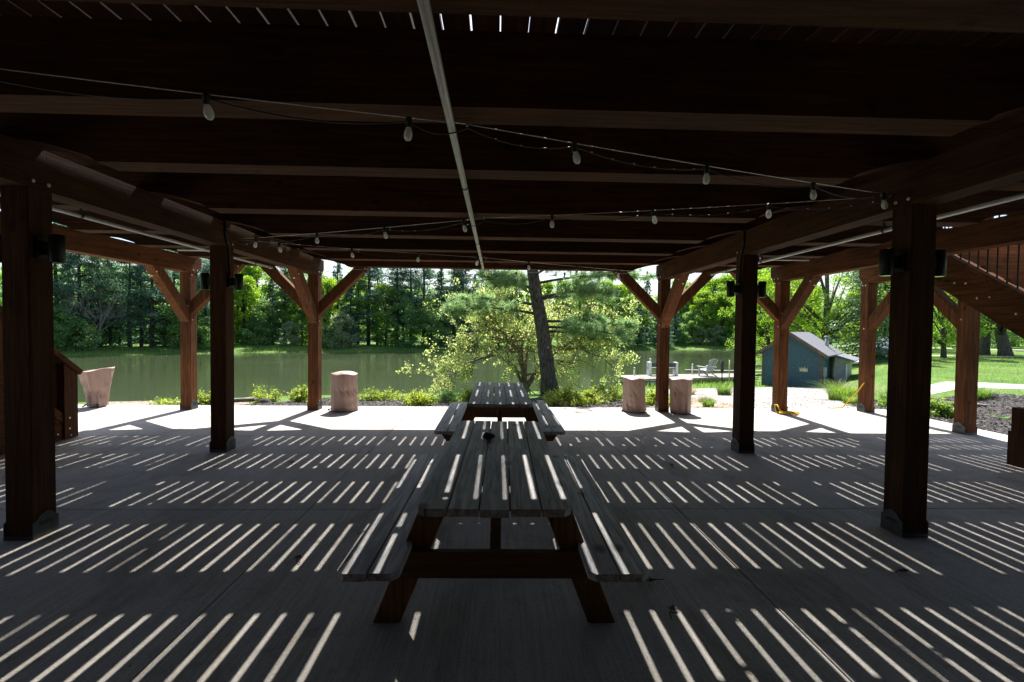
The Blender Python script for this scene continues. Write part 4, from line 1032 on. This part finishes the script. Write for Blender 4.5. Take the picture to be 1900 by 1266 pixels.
# (column, extra distance behind the shore, kind, height scale)
TREES = [
 (60,7,'pin_a',1.0),(104,9,'pin_a',1.10),(128,12,'spr_a',.98),(150,8,'pin_a',1.05),(185,9,'pin_b',.98),(205,12,'spr_b',1.05),(240,9,'pin_a',.93),(262,8,'spr_a',1.0),(282,7,'pin_a',1.02),(305,9,'spr_b',1.0),(322,12,'pin_a',1.0),
 (110,5,'dec_d',.52),(345,7,'dec_d',.8),(140,5,'shr_b',1.1),(222,14,'dec_b',.85),
 (366,9,'spr_a',.98),(372,14,'dec_c',.9),(384,7,'pin_a',.86),(372,6,'shr_b',1.2),
 (440,12,'dec_a',.98),(452,8,'dec_c',.95),(476,12,'dec_a',1.08),(488,7,'dec_d',.70),(506,9,'spr_b',.92),(528,8,'pin_b',.98),(545,9,'dec_b',.92),(560,7,'dec_c',.80),(470,6,'shr_b',1.0),(538,5,'shr_a',.8),
 (584,12,'dec_b',.9),(604,10,'dec_c',.93),(626,15,'spr_a',1.14),(650,9,'spr_b',.93),(633,5.5,'shr_a',1.15),(664,12,'dec_a',.98),(612,6,'shr_b',1.0),
 (684,9,'pin_a',1.12),(700,13,'spr_a',1.15),(716,8,'dec_c',.88),(736,10,'pin_b',1.12),(748,7,'dec_d',.8),(762,13,'pin_a',1.12),(785,10,'pin_a',1.18),(800,7,'dec_d',.82),(818,11,'spr_b',1.15),(842,9,'pin_a',1.1),(858,12,'pin_b',1.15),(880,9,'spr_b',1.0),(905,11,'pin_b',1.05),(925,8,'dec_b',.95),(950,12,'pin_b',.95),(980,9,'dec_b',.92),
 (1010,10,'dec_a',.95),(1045,9,'dec_b',.95),(1075,10,'dec_a',1.0),(1100,8,'dec_c',1.0),(1124,10,'dec_a',1.02),(1146,8,'dec_c',1.05),(1166,11,'dec_a',1.05),(1184,8,'spr_b',.85),(1199,15,'spr_a',1.15),
 (1226,8,'spr_b',1.0),(1252,7,'spr_b',.72),(1262,14,'dec_b',1.1),(1284,7,'dec_d',.72),(1284,11,'dec_c',1.05),(1304,8,'dec_a',.95),(1322,12,'dec_a',1.18),(1340,7,'dec_c',1.0),(1352,11,'dec_a',1.25),(1372,8,'dec_a',1.1),(1300,5,'shr_a',.75),(1330,5,'shr_a',.9),(1346,5,'shr_b',.8),(1268,5,'shr_b',.8),
 (1396,10,'dec_a',1.3),(1420,8,'dec_c',1.25),(1436,13,'dec_b',1.3),(1460,12,'dec_a',1.3),(1490,12,'dec_c',1.3),
]
GAPS = [(0,330,'between near left and outer left posts'),(330,392,'just right of the outer left post'),(392,580,'between middle left and front left posts'),
        (580,690,'under braces right of front left post'),(690,850,'well left of the leaning pine'),(850,1000,'just left of the leaning pine'),(1000,1140,'right of the leaning pine'),
        (1140,1228,'under braces left of front right post'),(1228,1375,'between front right and middle right posts'),(1375,1500,'behind the teal shed')]
ORD = ['first','second','third','fourth','fifth','sixth','seventh','eighth']
from collections import defaultdict
cnt = defaultdict(int); tot = defaultdict(int)
def gapof(px): return next(i for i, g in enumerate(GAPS) if g[0] <= px < g[1])
for px, d, kd, sc in TREES: tot[(gapof(px), kd)] += 1
used = set()
for px, d, kd, sc in sorted(TREES, key=lambda q: q[0]):
    k = col_dir(px); b = bank(k); dirv = np.array([k,1.])/math.hypot(k,1); q = b + dirv*(d if px > 1228 or 430 < px < 566 else d*.62)
    gi = gapof(px); cnt[(gi,kd)] += 1
    o = '' if tot[(gi,kd)] == 1 else ORD[cnt[(gi,kd)]-1] + ' '
    lab = o + WORD[kd] + (' from left' if o else '') + ' across the water, ' + GAPS[gi][2]
    z = hz(q[0], q[1]) - .05
    if kd not in used:
        t = protos[kd]; used.add(kd); t.location = (q[0],q[1],z); t.rotation_euler = (0,0,rng.uniform(0,6.28)); s = sc; t.scale = (s,s,s); t['label'] = lab
    else: t = dup(protos[kd], (q[0],q[1],z), rng.uniform(0,6.28), (sc*rng.uniform(.9,1.1), sc*rng.uniform(.9,1.1), sc), lab)
    t['category'] = 'bush' if kd.startswith('shr') else 'tree'
    t['group'] = 'trees along the far bank'
# the wood behind them, one mass
C = []; rr_ = np.random.default_rng(99)
for i in range(260):
    px = rr_.uniform(-40, 1960); k = col_dir(px); b = bank(k); dv = np.array([k,1.])/math.hypot(k,1); q = b+dv*rr_.uniform(15,34)
    h = rr_.uniform(7.0,9.6)*(1.0 if px < 1000 else 1.05); z0 = hz(q[0],q[1])
    P, _ = crown_points(rr_, .3, h, 2.8, 26, 40, 1.1, 'tall'); C.append(P+np.array([q[0],q[1],z0]))
tag(quadmesh('forest', leaf_quads(np.concatenate(C), .42, rr_), M['lf_mid']), 'dense wood behind the trees of the far bank', 'forest', None, 'stuff')
# bare grey tree at the left
t = thing('bare_tree', (0,0,0), 'leafless pale grey tree spreading in front of the dark pines at the left', 'tree')
mb = MB(); tips = []; r = np.random.default_rng(12); 
grow(mb, tips, r, np.array([0,0,-.2]), np.array([0,0,1.]), 3.4, .15, 2, .3, .4, .012)
for a in np.linspace(0,6.28,9)[:-1]:
    grow(mb, tips, r, np.array([0,0,r.uniform(1.2,3.2)]), np.array([math.cos(a)*1.,math.sin(a)*1.,r.uniform(.7,1.8)]), r.uniform(1.2,1.9), .055, 4, .42, .12, .009)
mb.build('branches', M['deadbark'], t, True)
k = col_dir(176); b = bank(k); dv = np.array([k,1.])/math.hypot(k,1); q = b+dv*4.5; t.location = (q[0],q[1],hz(q[0],q[1])-.1); t.scale = (1.1,1.1,1.12)

# ------------------------------------------------------------------ right side trees (nearer)
def big_tree(loc, h, rad, seed, label, mat='lf_bright', trunk=.32, lean=(0,0), h0=.25, ncl=150, per=170, leafs=.15, cl=.75):
    r = np.random.default_rng(seed); t = thing('maple_tree', (0,0,0), label, 'tree')
    P, cs = crown_points(r, h*h0, h, rad, ncl, per, cl, 'round')
    cs2 = [c+np.array([lean[0]*c[2]/h, lean[1]*c[2]/h, 0]) for c in cs]; P = P+np.stack([lean[0]*P[:,2]/h, lean[1]*P[:,2]/h, 0*P[:,2]], -1)
    mb = MB(); lx, ly = lean
    mb.tube([(0,0,-.3),(lx*.06,ly*.06,.6),(lx*.22,ly*.22,h*.2),(lx*.5,ly*.5,h*.5),(lx*.85,ly*.85,h*.85)], [trunk*1.35,trunk,trunk*.85,trunk*.5,.04], 10)
    idx = r.choice(len(cs2), 26, replace=False)
    for i in idx:
        c = cs2[i]; z0 = max(h*.16, c[2]*r.uniform(.3,.6)); b0 = np.array([lx*z0/h, ly*z0/h, z0]); m = b0*.45+c*.55; m[2] += .2
        mb.tube([tuple(b0), tuple(m), tuple(c)], [trunk*.38, trunk*.2, .02], 6)
    mb.build('trunk', M['bark'], t, True)
    quadmesh('crown', leaf_quads(P, leafs, r), M[mat], t)
    t.location = (loc[0], loc[1], hz(*loc)-.05); return t
def at(px, dist):
    k = col_dir(px); return (k*dist, dist)
big_tree(at(1532,34), 9.5, 5.2, 41, 'big bright maple with a dark forked trunk behind the teal shed', 'lf_bright', .34, (0,0), .20, 190, 170)
big_tree(at(1425,40), 9.0, 3.6, 42, 'smaller bright maple left of the big maple behind the shed', 'lf_bright', .2, (0,0), .08, 110, 150)
big_tree(at(1868,36.5), 10, 5.0, 43, 'leaning dark trunked maple on the lawn at the far right', 'lf_mid', .42, (-2.6,0), .30, 130, 150, .17)
big_tree(at(1826,38), 10, 4.2, 44, 'upright dark trunked maple beside the leaning one on the lawn', 'lf_mid', .36, (.6,0), .30, 120, 150, .17)
big_tree(at(1752,33), 6.2, 2.7, 45, 'low branched bright maple on the lawn right of the near right post', 'lf_bright', .16, (-.4,0), .16, 80, 150, .15)
big_tree(at(1692,46), 9, 4.2, 46, 'maple on the lawn hidden behind the near right post', 'lf_mid', .25, (0,0), .1, 100, 140, .2)
big_tree(at(1940,48), 10, 5.5, 47, 'maple standing beyond the right edge of the lawn', 'lf_mid', .3, (0,0), .15, 120, 140, .2)
big_tree(at(1790,62), 9, 6.0, 48, 'distant maple closing the view across the lawn', 'lf_mid', .3, (0,0), .05, 120, 140, .26, 1.1)
big_tree(at(1650,55), 9, 5.0, 49, 'distant maple behind the outer right posts', 'lf_bright', .3, (0,0), .05, 110, 140, .24, 1.)
big_tree(at(1880,66), 8, 6.0, 50, 'dark distant maple between the trunks at the far right', 'lf_mid', .3, (0,0), .02, 120, 140, .28, 1.2)
t = proto_spruce('spruce_tree', 'tall pale green spruce with drooping boughs beside the big maple', 51, 9.0, 2.5, 'lf_pine', .22, 10, .20)
x, y = at(1602,29); t.location = (x,y,hz(x,y)-.1); t['group'] = 'trees beyond the shed'
t = proto_spruce('spruce_tree', 'pale green spruce half hidden by the near right post', 52, 8.0, 2.2, 'lf_pine', .22, 10, .20)
x, y = at(1640,33); t.location = (x,y,hz(x,y)-.1); t['group'] = 'trees beyond the shed'

# ------------------------------------------------------------------ leaning pine by the shore
def near_pine():
    bx, by = 2.07, 17.5; bz = hz(bx, by)-.1
    t = thing('pine_tree', (bx,by,bz), 'large leaning pine with a dark trunk on the near shore', 'tree')
    r = np.random.default_rng(61)
    def axis(z): 
        return np.array([bx - .155*(z+.90), by, z])
    mb = MB(); zs = np.linspace(bz, 10.6, 16)
    mb.tube([tuple(axis(z)+np.array([.03*math.sin(z*1.3),0,0])) for z in zs], [max(.05,.305*(1-.066*(z-bz))+(.10 if z < bz+.4 else 0)) for z in zs], 16)
    mb.build('trunk', M['bark'], t, True)
    br = MB(); tuft = []
    bough = []
    for (z, a, L, rise) in ((1.9,0.15,3.6,-.02),(2.15,3.3,3.2,.02),(2.5,2.7,3.4,.03),(2.7,.5,3.3,.05),(2.75,5.6,3.0,.0),(3.05,4.0,3.2,.02),(3.3,.1,4.2,.08),(3.4,2.2,2.5,.0),(3.6,5.2,3.0,.05),(3.8,3.5,3.3,.1),(4.1,-.3,3.6,.1),(4.3,1.2,2.5,.1),(4.6,3.0,3.2,.12),(4.9,.3,3.6,.12),(5.0,4.6,3.0,.1),(1.55,.35,3.0,-.10),(1.7,5.9,2.9,-.08)):
        bough.append((z,a,L,rise))
    for z in np.arange(5.4, 10.4, .42):
        for _ in range(3): bough.append((z, r.uniform(0,6.28), 3.3*(1-(z-5)/7.)*r.uniform(.7,1.1)+.3, r.uniform(.05,.3)))
    for (z, a, L, rise) in bough:
        b0 = axis(z); d = np.array([math.cos(a), math.sin(a), rise]); pts = []
        low = z < 5.2
        for k in range(7):
            u = k/6; q = b0 + d*L*u; q[2] += .22*math.sin(u*2.6)*(.4 if rise < 0 else 1) - .10*u*u*L*.3; q += np.array([0,.10*math.sin(3*u+z),0]); pts.append(q)
        br.tube([tuple(p) for p in pts], list(np.linspace(.055 if low else .04, .010, 7)), 6)
        nt_ = int((15 if low else 8)*L/3.2)+3
        for j in range(nt_):
            u = r.uniform(.22,1.0); i = min(5,int(u*6)); q = pts[i]*(1-(u*6-i))+pts[i+1]*(u*6-i)
            sd = 1 if j % 2 else -1; aa = a + sd*r.uniform(.3,1.0); LL = r.uniform(.35,.95)*(1.15-.6*u)
            e = q + np.array([math.cos(aa)*LL, math.sin(aa)*LL, r.uniform(-.05,.25)*LL])
            br.tube([tuple(q), tuple((q+e)/2+np.array([0,0,-.02])), tuple(e)], [.012,.008,.004], 4, False)
            for s in np.linspace(.25, 1, 5 if low else 3): tuft.append(q+(e-q)*s+r.normal(0,.04,3))
        tuft.append(pts[-1])
    br.build('boughs', M['bark'], t, True)
    T = np.array(tuft); T = np.concatenate([T, T+r.normal(0,.12,T.shape)]); m = 30
    c = np.repeat(T, m, 0); n = len(c)
    d = r.normal(size=(n,3)); d[:,2] += .35; d /= np.linalg.norm(d,axis=1)[:,None]
    w = np.cross(d, r.normal(size=(n,3))); w /= np.linalg.norm(w,axis=1)[:,None]
    L = r.uniform(.12,.24,n)[:,None]; W = .009
    b0 = c + d*L*.08
    quadmesh('needles', np.stack([b0-w*W, c+d*L-w*W*.3, c+d*L+w*W*.3, b0+w*W], 1), M['lf_npine'], t)
near_pine()

# ------------------------------------------------------------------ crab apple in front of it
def crab():
    bx, by = 1.15, 19.0; bz = hz(bx,by)-.05; K = 1.22
    t = thing('crabapple_tree', (bx,by,bz), 'wide low crab apple tree with pale yellow green leaves and arching limbs', 'tree')
    r = np.random.default_rng(73); mb = MB(); tips = []
    def arm(pts, r0, r1, twigs, depth=2, L=.75):
        pts = [np.array(p, float)*np.array([K*(.80 if p[0] < 0 else 1.12),K,K*1.25]) + np.array([bx,by,bz]) for p in pts]; r0 *= K; r1 *= K; L *= K
        P = []
        for a, b in zip(pts[:-1], pts[1:]):
            for k in range(4): P.append(a+(b-a)*k/4 + r.normal(0,.018,3))
        P.append(pts[-1]); rr = list(np.linspace(r0, r1, len(P)))
        mb.tube([tuple(p) for p in P], rr, 8)
        for _ in range(twigs):
            i = int(r.integers(3, len(P))); d = (P[i]-P[i-1]); d /= np.linalg.norm(d)+1e-9; nd = d*.5 + r.normal(0,.6,3) + np.array([0,0,.12]); nd /= np.linalg.norm(nd)
            grow(mb, tips, r, P[i], nd, L*r.uniform(.6,1.2), max(.008,rr[i]*.5), depth, .5, .02, .004, 3)
    arm([(0,0,0),(-.05,.02,.75),(-.35,.0,1.25),(-.85,-.1,1.62),(-1.35,-.1,1.78),(-2.0,-.15,1.70),(-2.9,-.2,1.25)], .105, .02, 26)
    arm([(-.02,.02,.5),(-.12,.1,1.1),(-.1,.2,1.7),(-.35,.3,2.3),(-.8,.2,2.55)], .06, .015, 15)
    arm([(-.85,-.1,1.62),(-1.25,-.05,2.0),(-1.75,0,2.25),(-2.15,0,2.55)], .05, .012, 15)
    arm([(-.05,0,.1),(.30,.05,.55),(.62,.05,.95),(1.0,.0,1.25),(1.6,-.1,1.55),(2.4,-.15,1.7),(3.1,-.2,1.55)], .10, .02, 28)
    arm([(.62,.05,.95),(.8,.3,1.5),(1.1,.5,1.95),(1.6,.5,2.2)], .06, .015, 16)
    arm([(1.0,0,1.25),(1.5,-.4,1.3),(2.1,-.7,1.1),(2.6,-.8,.75)], .05, .012, 15)
    arm([(0,0,.3),(-.45,-.35,.8),(-1.1,-.6,1.1),(-1.9,-.8,1.0),(-2.7,-.9,.65)], .06, .012, 20)
    arm([(0,.1,.4),(.1,.5,1.2),(.3,.9,1.8),(.5,1.2,2.2)], .06, .015, 14)
    arm([(-1.35,-.1,1.78),(-2.1,-.3,1.35),(-2.9,-.4,.85),(-3.3,-.5,.45)], .04, .01, 14)
    arm([(.30,.05,.55),(.55,-.4,.9),(.8,-.8,1.0),(1.1,-1.1,.8)], .04, .01, 10)
    mb.build('limbs', M['bark2'], t, True)
    T = np.array(tips); T = T[T[:,2] > bz+.18]
    m = 9; T = T[r.uniform(size=len(T)) < .52]; C = np.repeat(T, m, 0)+r.normal(0,.075,(len(T)*m,3))
    quadmesh('foliage', leaf_quads(C, .085, r, .5, .62), M['lf_apple'], t)
crab()

# ------------------------------------------------------------------ shrubs along the bed
def shrub(loc, rx, ry, h, seed, label, n=2600, leafs=.05, mat='lf_shrub', grp='low shrubs along the mulch bed'):
    r = np.random.default_rng(seed); x, y = loc; z = hz(x,y); t = thing('shrub', (x,y,z), label, 'shrub', grp)
    C = []; mb = MB()
    nst = int(24*max(rx,.4)/.5)
    for k in range(nst):
        a = r.uniform(0,6.28); q = math.sqrt(r.uniform(0.02,1)); e = np.array([x+rx*q*math.cos(a), y+ry*q*math.sin(a), z+h*(1-.75*q*q)*r.uniform(.6,1.15)])
        b = np.array([x+rx*.35*q*math.cos(a), y+ry*.35*q*math.sin(a), z-.02]); mid = (b+e)/2+np.array([0,0,.06])
        mb.tube([tuple(b),tuple(mid),tuple(e)], [.006,.004,.002], 4, False)
        m = n//nst; u = r.uniform(.25,1.05,m)[:,None]
        C.append(b*(1-u)+e*u+np.array([0,0,.05])*np.sin(3*u)+r.normal(0,.055,(m,3)))
    mb.build('stems', M['bark2'], t, True)
    C = np.concatenate(C); C[:,2] = np.maximum(C[:,2], z+.02)
    quadmesh('foliage', leaf_quads(C, leafs, r, .8, .6), M[mat], t)
shrub((-6.05,12.6), .42,.4,.52, 81, 'upright yellow green shrub right of the driftwood logs')
shrub((-4.95,12.2), .38,.35,.38, 82, 'small yellow green shrub just left of the front left post')
shrub((-6.5,10.6), .32,.3,.36, 83, 'small yellow green shrub beside the outer left post')
shrub((-3.2,13.3), .85,.4,.34, 84, 'long low yellow green shrub right of the covered bin', 3600)
shrub((-1.72,10.75), .42,.35,.36, 85, 'round bright green shrub at the patio edge left of the far table')
shrub((-.55,11.6), .40,.35,.42, 86, 'bright shrub just left of the far table top')
shrub((1.62,11.0), .62,.5,.46, 87, 'large bright shrub under the pine trunk right of the far table', 4200)
shrub((2.35,11.7), .45,.4,.36, 88, 'yellow green shrub next right of the large one under the pine')
shrub((3.15,13.2), .55,.45,.5, 89, 'pale shrub left of the sagging covered bin')
shrub((4.0,11.5), .4,.35,.36, 90, 'yellow green shrub between the two right covered bins')
shrub((-1.2,12.6), .7,.5,.34, 91, 'dark green shrub under the left limb of the crab apple', 2600, .05, 'lf_mid')
shrub((.3,12.9), .5,.5,.36, 92, 'dark shrub at the foot of the crab apple trunk', 2600, .05, 'lf_mid')
shrub((-7.1,10.35), .35,.25,.2, 93, 'straggly low shrub at the slab edge left of the outer left post', 1200)
shrub((9.45,9.65), .38,.35,.36, 94, 'bright green shrub in the mulch left of the landing post', 2600, .055, 'lf_grass', 'plants in the right mulch bed')
shrub((9.9,11.5), .25,.25,.22, 95, 'small bright green shrub at the outer right posts', 1500, .05, 'lf_grass', 'plants in the right mulch bed')

def tuft(loc, rad, h, n, seed, label, mat='lf_grass', arch=.5, wid=.008, grp='grass clumps beyond the patio'):
    r = np.random.default_rng(seed); x, y = loc; z = hz(x,y); t = thing('grass_clump', (x,y,z), label, 'grass clump', grp)
    Q = []
    for k in range(n):
        a = r.uniform(0,6.28); q = rad*.5*math.sqrt(r.uniform(0,1)); b = np.array([x+q*math.cos(a), y+q*math.sin(a), z-.01]); aa = a+r.normal(0,.6); H = h*r.uniform(.55,1.1); out = rad*r.uniform(.1,1.)*arch*2
        w = np.array([-math.sin(aa), math.cos(aa), 0])*wid; prev = b
        for s in range(1,5):
            u = s/4; p = b+np.array([math.cos(aa)*out*u*u, math.sin(aa)*out*u*u, H*(u-.28*u*u*u*arch*1.6)])
            w0 = w*(1-(s-1)/4); w1 = w*(1-u)+w*.05; Q.append([prev-w0, prev+w0, p+w1, p-w1]); prev = p
    quadmesh('blades', np.array(Q), M[mat], t)
tuft((8.3,16.8), .45,.62,420, 101, 'tall green grass clump by the dock left of the middle right post')
tuft((7.2,17.4), .5,.42,320, 102, 'shorter yellow grass clump behind the right covered bin', 'lf_dry')
tuft((5.05,11.0), .24,.30,240, 103, 'small green grass clump on the bare dirt')
tuft((10.75,14.2), .75,.85,700, 104, 'large arching ornamental grass in front of the shed corner', 'lf_grass', .7)
tuft((11.6,14.6), .65,.9,420, 105, 'tall ornamental grass with drooping plumes at the shed wall', 'lf_dry', .8)
tuft((9.75,12.6), .32,.36,300, 106, 'bright low grass clump at the end of the gravel path')
tuft((11.2,12.9), .45,.6,360, 107, 'green grass clump seen between the outer right post and near right post')
tuft((13.5,12.7), .5,.55,380, 108, 'green grass clump at the road edge right of the landing post')
tuft((12.0,12.6), .3,.4,220, 109, 'brownish grass clump beside the pale fallen branch', 'lf_dry')
tuft((5.9,13.0), .35,.25,200, 110, 'thin dry grass clump at the left side of the gravel path', 'lf_dry')
# shoreline grasses, uncountable
def grass_patch(name, region, x0, x1, y0, y1, n, h, mat, label):
    r = np.random.default_rng(len(label)); X = r.uniform(x0,x1,n); Y = r.uniform(y0,y1,n); k = region(X,Y); X, Y = X[k], Y[k]; n = len(X); Z = height(X,Y)-.01
    a = r.uniform(0,6.28,n); b = np.stack([X,Y,Z],-1); H = h*r.uniform(.4,1.2,n); w = np.stack([-np.sin(a),np.cos(a),0*a],-1)*(.012*h/.2)
    tip = b+np.stack([np.cos(a)*H*.5,np.sin(a)*H*.5,H],-1)
    return tag(quadmesh(name, np.stack([b-w,b+w,tip+w*.2,tip-w*.2],1), M[mat]), label, 'grass', None, 'stuff')
grass_patch('bank_grass', lambda X,Y: (lake_sd(X,Y) > .1) & (lake_sd(X,Y) < 3.6) & (X > 5.8) & ~in_front(X,Y) & ~in_gravel(X,Y) & ~in_right(X,Y) & (Y > 13), -22, 14, 13, 27, 26000, .22, 'lf_grass', 'rough grass along the near shore')
grass_patch('far_bank_grass', lambda X,Y: (lake_sd(X,Y) > .1) & (lake_sd(X,Y) < 6) & (Y > 38), -55, 60, 38, 86, 60000, .34, 'lf_grass', 'rough grass along the far bank')

grass_patch('lawn_grass', lambda X,Y: (lake_sd(X,Y) > .5) & ~in_right(X,Y) & ~in_gravel(X,Y) & (X > .5*Y) & (np.abs(X-17-1.05*(Y-15.2)*-1) > 2.2), 9, 46, 13, 46, 70000, .10, 'lf_grass', 'mown lawn grass right of the shed')

# ------------------------------------------------------------------ camera, light, world
cam = bpy.data.cameras.new('camera'); co = bpy.data.objects.new('camera', cam); COL.objects.link(co); S.camera = co
cam.sensor_width = 36; cam.lens = 36*F_/1900; cam.clip_start = .05; cam.clip_end = 3000
pi_, ya_, ro_ = .0258, .0332, .0112
def cam_vec(v):
    X, Y, Z = v
    c, s = math.cos(pi_), math.sin(pi_); Y, Z = c*Y+s*Z, -s*Y+c*Z
    c, s = math.cos(ya_), math.sin(ya_); X, Y = c*X+s*Y, -s*X+c*Y
    return Vector((X,Y,Z))
c, s = math.cos(ro_), math.sin(ro_)
rt = cam_vec((c,0,s)); up = cam_vec((-s,0,c)); fw = cam_vec((0,1,0))
mat = Matrix((rt, up, -fw)).transposed().to_4x4(); mat.translation = Vector((0,0,1.6154)); co.matrix_world = mat

EL, AZ = math.atan(1.47), R(3.5)
sun = bpy.data.lights.new('sun','SUN'); so = bpy.data.objects.new('sun', sun); COL.objects.link(so)
sun.energy = 5.0; sun.angle = R(.53); sun.color = (1,.965,.915)
d = Vector((math.sin(AZ)*math.cos(EL), math.cos(AZ)*math.cos(EL), math.sin(EL)))
so.rotation_euler = d.to_track_quat('Z','Y').to_euler()
w = bpy.data.worlds.new('World'); S.world = w; w.use_nodes = True; nt = w.node_tree
sky = nt.nodes.new('ShaderNodeTexSky'); sky.sky_type = 'NISHITA'; sky.sun_disc = False; sky.sun_elevation = EL; sky.sun_rotation = AZ
sky.dust_density = 2.0; sky.air_density = 1.0; sky.ozone_density = 1.2
bg = nt.nodes['Background']; nt.links.new(sky.outputs[0], bg.inputs['Color']); bg.inputs['Strength'].default_value = .075
vs = S.view_settings; vs.view_transform = 'Standard'; vs.look = 'None'; vs.gamma = 1.; vs.exposure = 1.5
cy = S.cycles; cy.use_denoising = True
try: cy.denoiser = 'OPENIMAGEDENOISE'
except Exception: pass
cy.max_bounces = 8; cy.diffuse_bounces = 5; cy.glossy_bounces = 3; cy.transmission_bounces = 4; cy.transparent_max_bounces = 6
cy.caustics_reflective = False; cy.caustics_refractive = False; cy.sample_clamp_indirect = 6.
